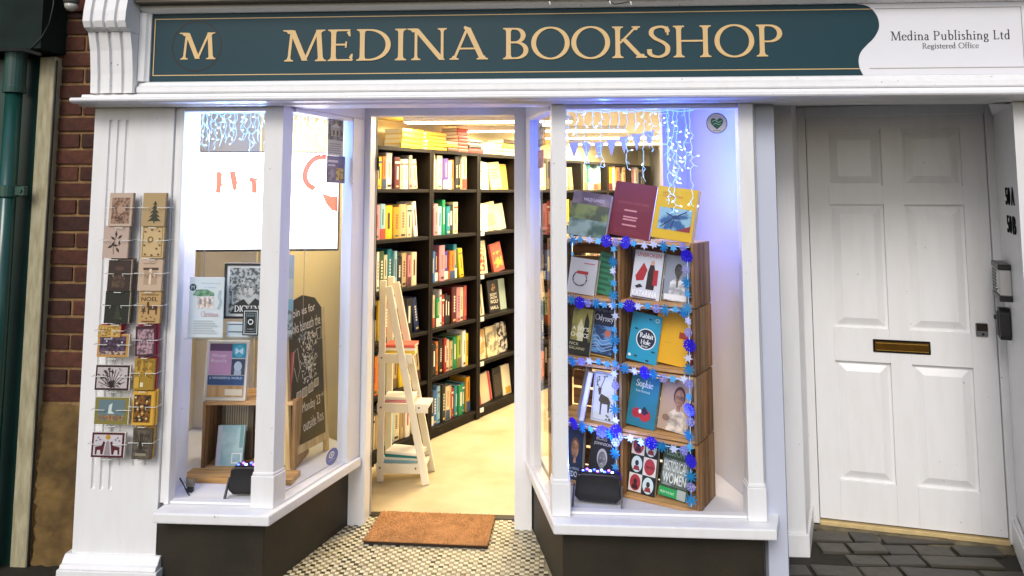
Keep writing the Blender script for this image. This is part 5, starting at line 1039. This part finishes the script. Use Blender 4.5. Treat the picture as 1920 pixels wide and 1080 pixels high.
# ---- snowflake garlands
FM = {'B': mat('flake_royal', '#2418b8', .3, metal=.2, emit=.10, ecol='#3020ff'), 'T': mat('flake_turquoise', '#1f7fb5', .3, metal=.25, emit=.06, ecol='#2aa0ff'), 'W': mat('flake_white', '#c9d2ee', .3), 'L': mat('flake_sky', '#4aa3d8', .3, metal=.15, emit=.05, ecol='#4aa0ff'), 'V': mat('flake_lilac', '#8f8fd0', .35)}  # blue and turquoise flakes carry a faint painted glow, they are no lamps
def flake(rad, arms, star=False, branch=True):
    mb = MB()
    if star:
        mb.prism([(rad * (1 if k % 2 == 0 else .5) * math.cos(R(k * 30)), rad * (1 if k % 2 == 0 else .5) * math.sin(R(k * 30))) for k in range(12)], -.0012, .0012, 'y')
    else:
        for k in range(arms):
            a_ = 2 * math.pi * k / arms; o_ = .0003 * (k % 3); ca, sa = math.cos(a_), math.sin(a_)
            mp = lambda u, v: (u * ca - v * sa, u * sa + v * ca)
            mb.prism([mp(0, -rad * .09), mp(rad * .8, -rad * .12), mp(rad, 0), mp(rad * .8, rad * .12), mp(0, rad * .09)], -.0015 - o_, .0012 + o_, 'y')
            for s in (-1, 1) if branch else ():
                mb.prism([mp(rad * .42, s * rad * .05), mp(rad * .55, s * rad * .02), mp(rad * .85, s * rad * .34), mp(rad * .72, s * rad * .4)], -.0012 - o_ - .0002, .001 + o_, 'y')
        mb.prism([(rad * .3 * math.cos(R(k * 60)), rad * .3 * math.sin(R(k * 60))) for k in range(6)], -.003, .003, 'y')
    return mb.mesh('snowflake')
FME = {'B': flake(.030, 8), 'T': flake(.0255, 9, branch=False), 'W': flake(.019, 6, True), 'L': flake(.0185, 6, True), 'V': flake(.020, 6)}
for k, m in FM.items(): FME[k].materials.append(m)
def garland(label, pts, codes, y=-.016):
    t = thing('snowflake_garland', label, 'garland', CL(0, y, 0), (0, 0, CA), 'snowflake garlands strung over the crates')
    P_ = CR0 + CY * y; pl = [HIT(px, py, P_, CX) for px, py in pts]
    seg = [math.dist(pl[i], pl[i + 1]) for i in range(len(pl) - 1)]; tot = sum(seg)
    MB().tube([(u, 0, z) for u, z in pl], .001, 4).build('cord', M_GLOWWIRE, t)
    for k, cd_ in enumerate(codes):
        d = tot * (k + .5) / len(codes); i = 0
        while i < len(seg) - 1 and d > seg[i]: d -= seg[i]; i += 1
        f_ = d / seg[i]; u = pl[i][0] + (pl[i + 1][0] - pl[i][0]) * f_; z = pl[i][1] + (pl[i + 1][1] - pl[i][1]) * f_
        link('snowflake', FME[cd_], t, (u + rnd.uniform(-.004, .004), -.004 - .004 * (k % 3), z + rnd.uniform(-.006, .006)), (R(rnd.uniform(-15, 15)), R(rnd.uniform(0, 60)), R(rnd.uniform(-20, 20))))
garland('snowflake garland along the top edge of the crates', [(1066, 448), (1140, 452), (1210, 458), (1292, 464)], 'TLWLBVBLWWTLV')
garland('snowflake garland along the first crate shelf down', [(1066, 562), (1130, 570), (1200, 572), (1292, 586)], 'TBVTLWLBWLVTLT')
garland('snowflake garland along the second crate shelf down', [(1066, 676), (1130, 680), (1160, 688), (1220, 702), (1292, 714)], 'TVWLLVTWBTVLW')
garland('snowflake garland along the third crate shelf down', [(1066, 792), (1130, 806), (1160, 818), (1220, 830), (1294, 846)], 'BTLBTVWLBTWV')
garland('snowflake garland down the middle of the crates', [(1152, 458), (1153, 600), (1154, 750), (1156, 905)], 'LTWLTLWLTLLWVLTWBVTLB', -.022)
garland('snowflake garland down the right edge of the crates', [(1288, 470), (1292, 600), (1294, 780), (1296, 950)], 'BVTLTWVBWTVLBVTLBTVT', -.022)

# ---- icicle lights, bunting, stickers
xa, xb = AT(1066, 215, .09).x, AT(1300, 215, .09).x
icicles('white icicle lights hanging across the top of the right window', xa, xb, .09, 1.95, [(k / 15, rnd.choice((.08, .12, .18, .24, .3)) if k > 1 else .1) for k in range(15)] + [(.80, .40), (.84, .42), (.98, .44)], M_LEDW, 2.6, (.07, .17, 1), ((.3, -.1), (.7, -.12), (.9, -.2), (.93, -.36)))
bu = thing('bunting', 'pale fabric bunting strung across the right window', 'bunting', (0, .62, 0))
bp0 = [AT(x, y, .62) for x, y in ((1066, 262), (1100, 268), (1140, 268), (1190, 256), (1232, 243))]
MB().tube([(p.x, 0, p.z) for p in bp0], .002, 5).build('cord', M_WIRE, bu)
for k in range(7):
    x, y = 1076 + k * 23.5, 267 - max(0, (k - 2)) * 5.2; p = AT(x, y, .62); s = .062
    MB().prism([(p.x - s * .42, p.z), (p.x + s * .42, p.z), (p.x, p.z - s * 1.35)], -.001, .001, 'y').build('flag', mat('bunting_cloth', '#d8d0b8', .85, var=.1, scale=30), bu)
hs = thing('sticker', 'round white sticker with green heart at top of right window', 'sticker', AT(1344, 231, .024))
MB().prism([(.043 * math.cos(R(k)), .043 * math.sin(R(k))) for k in range(0, 360, 12)], 0, .001, 'y').build('disc', ink('#c9c6cc'), hs)
a = Art(-.0004); a.poly(ribbon(arcp(0, 0, .0415, .0415, 0, 360, 36), .003), '#17302c')
a.poly([spline([(0, -.026), (-.022, -.004), (-.024, .014), (-.012, .021), (0, .013), (.012, .021), (.024, .014), (.022, -.004), (0, -.026)], 5)], '#1f5a4a')
a.line(spline([(-.02, .006), (-.006, .012), (.006, .004), (.02, .010)], 5), .003, '#9ad0b4').line(spline([(-.016, -.006), (-.004, 0), (.006, -.006), (.016, -.002)], 5), .0025, '#9ad0b4').rect(-.016, -.032, .016, -.030, '#5a5a5c'); a.build('emblem', hs)
on_splay('poster', 'narrow black and white poster on right window angled pane', 'poster', Q0, Q1, 1009, 226, 1022, 276, lambda a, w_, h: (a.rect(w_ * .05, h * .3, w_ * .95, h * .97, '#c9c9d2'), a.rect(w_ * .2, h * .45, w_ * .8, h * .85, noise_print('sketch_poster', '#2e3442', '#c2c6d2', 30)), a.rect(w_ * .1, h * .1, w_ * .9, h * .24, '#8a90a4')), '#39405a', .006, True)
on_splay('poster', 'small pink poster below the black and white one', 'poster', Q0, Q1, 1009, 280, 1019, 316, lambda a, w_, h: (a.rect(w_ * .1, h * .55, w_ * .9, h * .9, '#c77aa0'), a.rect(w_ * .1, h * .1, w_ * .9, h * .4, '#8a3a6a')), '#a84a86', .006, True)

# ================================================================== greeting card rack on the left pilaster
rk = thing('card_rack', 'white wire greeting card rack fixed to the white pilaster', 'card rack', (-1.82, -.002, 0))
def rkx(px, py, Y): p = AT(px, py, Y); return (p.x + 1.82, Y + .002, p.z)
for x in (218, 236, 262, 284): MB().tube([rkx(x + 2, 366, -.006), rkx(x - 14, 872, -.006)], .0016, 6).build('back_wire', M_WIRE, rk)
CARDS = []
def card(label, x0, y0, x1, y1, stack, face_c, art, env=None, wide=False, tilt=3, roll=0):
    Yf = -.052; p0, p1 = AT(x0, y1, Yf), AT(x1, y0, Yf); wd, h = p1.x - p0.x, p1.z - p0.z
    t = thing('greeting_card', label, 'greeting card', (p0.x, Yf, p0.z), (R(-tilt), R(roll), 0), 'greeting cards in the wire rack')
    B(0, wd * .96, 0, .0012, 0, h * .985).build('front_card', face_c if not isinstance(face_c, str) else ink(face_c), t)
    B(wd * .01, wd * .985, .0015, .014, .0, h * .99).build('card_stack', stack if not isinstance(stack, str) else ink(stack), t)
    if env: B(wd * .02, wd * 1.03, .0145, .024, .0, h * 1.04).build('envelope', ink(env), t)
    a = Art(); art(a, wd * .96, h * .985); a.build('print', t)
    # wire pocket around it
    zc = h * .55; ox = p0.x + 1.82; mb = MB()
    for sgn, xe in ((-1, -.012), (1, wd + .012)):
        mb = MB()
        xi = xe - sgn * (.045 if not wide else .06)
        mb.tube([(ox + xe, -.004, p0.z + zc), (ox + xe, Yf - .006, p0.z + zc), (ox + xi, Yf - .007, p0.z + zc), (ox + xi + sgn * .004, Yf - .007, p0.z + zc - (.01 if not wide else 0))], .0014, 5); mb.build('pocket_arm', M_WIRE, rk)
    mb = MB(); mb.tube([(ox + wd * .35, -.004, p0.z - .006), (ox + wd * .35, Yf - .006, p0.z - .006), (ox + wd * .65, Yf - .006, p0.z - .006), (ox + wd * .65, -.004, p0.z - .006)], .0014, 5)
    mb.build('pocket_base', M_WIRE, rk)
def tree(a, w_, h, cu, v0, v1, wd, c):
    for k in range(5):
        f0, f1 = v0 + (v1 - v0) * k / 5.5, v0 + (v1 - v0) * (k + 2) / 6.5; q = wd * (1 - k / 6)
        a.poly([[(w_ * (cu - q), h * f0), (w_ * (cu - q * .4), h * (f0 + .02)), (w_ * cu, h * f0), (w_ * (cu + q * .5), h * (f0 + .015)), (w_ * (cu + q), h * f0), (w_ * cu, h * f1)]], c)
    a.rect(w_ * (cu - .02), h * (v0 - .05), w_ * (cu + .02), h * v0, c)
card('brown toned card with market scene, top left of rack', 202, 361, 250, 424, '#8a7464', '#b8a390', lambda a, w_, h: (a.rect(w_ * .12, h * .08, w_ * .9, h * .86, noise_print('brown_scene', '#6a4a38', '#9a7a64', 70)), a.oval(w_ * .5, h * .5, w_ * .16, h * .12, '#a98a74'), a.rect(w_ * .3, h * .14, w_ * .7, h * .3, noise_print('brown_scene_dark', '#4a2f22', '#8a6a54', 80))))
card('tan card with dark green fir tree, top right of rack', 265, 361, 312, 424, '#7d6848', '#a98f62', lambda a, w_, h: tree(a, w_, h, .55, .14, .82, .3, '#2a2f1c'))
card('beige card with dark leaf sprig, second row left', 191, 423, 243, 484, '#8a7668', '#b59f92', lambda a, w_, h: ([a.poly([[(w_ * (cu + .11 * math.cos(R(g_)) * f + .05 * math.sin(R(g_)) * s_), h * (cv + .11 * math.sin(R(g_)) * f - .04 * math.cos(R(g_)) * s_)) for f, s_ in ((-1, 0), (0, 1), (1, 0), (0, -1))]], '#352018') for cu, cv, g_ in ((.5, .75, 95), (.38, .62, 150), (.66, .66, 35), (.66, .48, 80), (.4, .44, 50), (.3, .36, 20), (.6, .26, 130), (.5, .4, 0))], a.line([(w_ * .45, h * .12), (w_ * .42, h * .4), (w_ * .5, h * .7)], .0015, '#352018')))
card('gold bordered card with tiny festive motifs, second row right', 263, 423, 309, 484, '#8a7448', '#c2a778', lambda a, w_, h: (a.frame(w_ * .06, h * .04, w_ * .94, h * .96, .0025, '#7a5f30'), a.poly(ribbon(arcp(w_ * .4, h * .58, w_ * .11, h * .08, 0, 360, 18), .004), '#5a4420'), [a.oval(w_ * u, h * v, w_ * .05, h * .03, '#6a4f28') for u, v in ((.15, .82), (.45, .88), (.78, .84), (.82, .6), (.84, .4), (.15, .4), (.7, .3), (.2, .12), (.5, .1), (.8, .12))]))
card('dark brown card with faint figure, third row left', 200, 487, 247, 545, '#c0b6a4', '#2e1c16', lambda a, w_, h: (a.oval(w_ * .5, h * .72, w_ * .2, h * .07, '#4a342a'), a.rect(w_ * .2, h * .1, w_ * .8, h * .5, noise_print('dark_figure', '#3a251c', '#54402f', 60))), '#4a2f26')
card('beige card with gift box drawing, third row right', 257, 486, 306, 545, '#9a8470', '#bda58e', lambda a, w_, h: (a.rect(w_ * .24, h * .2, w_ * .8, h * .7, '#a98e74'), a.rect(w_ * .2, h * .66, w_ * .84, h * .74, '#4a3424'), a.rect(w_ * .46, h * .2, w_ * .56, h * .7, '#d8c8b4'), a.line([(w_ * .4, h * .4), (w_ * .5, h * .6), (w_ * .62, h * .42)], .003, '#5a4434'), a.rect(w_ * .2, h * .86, w_ * .7, h * .88, '#8a7462')))
card('black green card with shadowy tree, fourth row left', 194, 545, 244, 606, '#b5ab90', '#171a12', lambda a, w_, h: (tree(a, w_, h, .55, .12, .6, .22, '#2c3424'), a.oval(w_ * .7, h * .15, w_ * .05, h * .03, '#3f5a30')), '#2a2a20')
card('tan card lettered Noel with reindeer, fourth row right', 257, 545, 303, 606, '#8a6a44', '#b3925f', lambda a, w_, h: (a.text('NOEL', w_ * .12, h * .68, w_ * .74, h * .13, '#3a2210', .012), a.rect(w_ * .1, h * .86, w_ * .9, h * .9, '#8a6a3e'), tree(a, w_, h, .25, .34, .6, .14, '#4a3016'), a.rect(w_ * .45, h * .42, w_ * .86, h * .54, '#4a2c18'), a.rect(w_ * .45, h * .28, w_ * .5, h * .42, '#4a2c18'), a.rect(w_ * .8, h * .28, w_ * .85, h * .42, '#4a2c18'), a.rect(w_ * .4, h * .5, w_ * .48, h * .66, '#4a2c18'), a.rect(w_ * .2, h * .05, w_ * .8, h * .08, '#6a3a20'), [a.oval(w_ * u, h * v, w_ * .03, h * .02, '#6a4a24') for u, v in ((.2, .22), (.4, .16), (.6, .2), (.78, .14))]))
card('gold card behind the purple scene card, fifth row left', 183, 610, 228, 632, '#8a1330', '#b58f48', lambda a, w_, h: a.rect(w_ * .08, h * .1, w_ * .92, h * .85, noise_print('gold_speckle', '#8a6a2a', '#c9a65a', 90)), '#9a1638')
card('wide gold card with dark purple winter scene, fifth row left', 181, 627, 243, 669, '#e2d6c0', '#b5873f', lambda a, w_, h: (a.rect(w_ * .07, h * .1, w_ * .93, h * .92, noise_print('purple_scene', '#2f1f2a', '#54405a', 60)), a.rect(w_ * .07, h * .1, w_ * .93, h * .26, noise_print('purple_snow', '#b8a08a', '#5a4450', 80)), [a.oval(w_ * u, h * v, w_ * .03, h * .04, '#cdbfd0') for u, v in ((.45, .85), (.8, .65), (.7, .5), (.3, .7))]), wide=True)
card('pink grey card in crimson envelope, fifth row right', 253, 612, 293, 668, '#7a1a38', '#3a1a24', lambda a, w_, h: a.rect(w_ * .1, h * .06, w_ * .96, h * .9, noise_print('pink_holly', '#a98a92', '#5f4a54', 70)), '#9a1236', tilt=2, roll=-2)
card('wide white card with black branch pattern, sixth row left', 177, 685, 245, 731, '#e8e2d8', '#2a1518', lambda a, w_, h: (a.rect(w_ * .05, h * .08, w_ * .95, h * .92, '#b9b0b0'), [a.line([(w_ * .5, h * .1), (w_ * (.5 + .4 * math.cos(R(g_))), h * (.15 + .7 * math.sin(R(g_))))], .0025, '#241417') for g_ in range(15, 180, 15)], [a.poly([[(w_ * (cu + .05 * math.cos(R(g_))), h * (cv + .07 * math.sin(R(g_)))), (w_ * (cu + .02), h * (cv - .03)), (w_ * (cu - .05 * math.cos(R(g_))), h * (cv - .07 * math.sin(R(g_)))), (w_ * (cu - .02), h * (cv + .03))]], '#241417') for cu, cv, g_ in [(rnd.uniform(.1, .9), rnd.uniform(.15, .88), rnd.uniform(0, 180)) for _ in range(30)]]), wide=True)
card('gold card with white figures and crimson envelope, sixth row right', 249, 673, 290, 731, '#a8842c', '#9a7a24', lambda a, w_, h: (a.rect(w_ * .05, h * .5, w_ * .95, h * .95, noise_print('gold_top', '#b58f30', '#7a5a1c', 40)), a.rect(w_ * .35, h * .1, w_ * .5, h * .24, '#ddd2b0'), [a.oval(w_ * (.4 + .12 * k), h * (.56 - .04 * k), w_ * .03, h * .02, '#2c2010') for k in range(5)], a.rect(w_ * .05, h * .05, w_ * .3, h * .42, '#c09a3a')), '#9a1236')
card('wide olive card with blue winter scene, seventh row left', 176, 746, 243, 795, '#d8d2b8', '#7d7436', lambda a, w_, h: (a.rect(w_ * .1, h * .14, w_ * .9, h * .92, '#5f757a'), a.poly([[(w_ * .4, h * .4), (w_ * .42, h * .72), (w_ * .52, h * .8), (w_ * .5, h * .5), (w_ * .6, h * .4)]], '#c3cfcc'), a.rect(w_ * .1, h * .14, w_ * .9, h * .34, noise_print('orange_village', '#9a7a4a', '#5f6a64', 60)), [a.rect(w_ * (.15 + .1 * k), h * .2, w_ * (.2 + .1 * k), h * (.3 + .06 * (k % 2)), '#8a5a34') for k in range(7)]), wide=True)
card('bright gold card with dark berry pattern, seventh row right', 246, 734, 290, 797, '#d9a83a', '#d0a038', lambda a, w_, h: (a.rect(w_ * .06, h * .08, w_ * .86, h * .9, noise_print('berry_pattern', '#7a4f14', '#2c1c0c', 60)), [a.oval(w_ * rnd.uniform(.12, .8), h * rnd.uniform(.15, .85), w_ * .05, h * .03, rnd.choice(('#b57a24', '#8a4a1c', '#d9c08a'))) for _ in range(18)]), '#dba93c')
card('wide maroon card with two reindeer and gold sun, bottom left', 170, 812, 235, 857, '#e2dad2', '#471019', lambda a, w_, h: (a.rect(w_ * .06, h * .08, w_ * .94, h * .92, '#c3bcc0'), a.oval(w_ * .5, h * .82, w_ * .08, h * .1, '#b5862a'), a.poly([[(w_ * .4, h * .1), (w_ * .45, h * .6), (w_ * .5, h * .7), (w_ * .55, h * .6), (w_ * .6, h * .1)]], '#8d8488'), [a.poly([[(w_ * (.5 + s * .38), h * .12), (w_ * (.5 + s * .38), h * .42), (w_ * (.5 + s * .18), h * .48), (w_ * (.5 + s * .14), h * .66), (w_ * (.5 + s * .08), h * .62), (w_ * (.5 + s * .14), h * .12), (w_ * (.5 + s * .2), h * .12), (w_ * (.5 + s * .22), h * .3), (w_ * (.5 + s * .32), h * .3), (w_ * (.5 + s * .33), h * .12)]], '#4f1420') for s in (-1, 1)], [a.oval(w_ * (.5 + s * u), h * v, w_ * .03, h * .03, '#5f6a84') for s in (-1, 1) for u, v in ((.3, .8), (.36, .68), (.24, .72))]), wide=True)
card('dark grey card with leaf drawing and gold envelope, bottom right', 246, 804, 284, 861, '#6a5a48', '#4f463a', lambda a, w_, h: (a.rect(w_ * .06, h * .05, w_ * .94, h * .95, noise_print('grey_leaves', '#5f5648', '#39322a', 50)), [a.line([(w_ * .5, h * .3), (w_ * (.5 + .35 * math.cos(R(g_))), h * (.3 + .55 * math.sin(R(g_))))], .003, '#2a241c') for g_ in (30, 55, 80, 105, 130, 150)], a.rect(w_ * .2, h * .12, w_ * .8, h * .2, '#8a8270')), '#b58a3c')
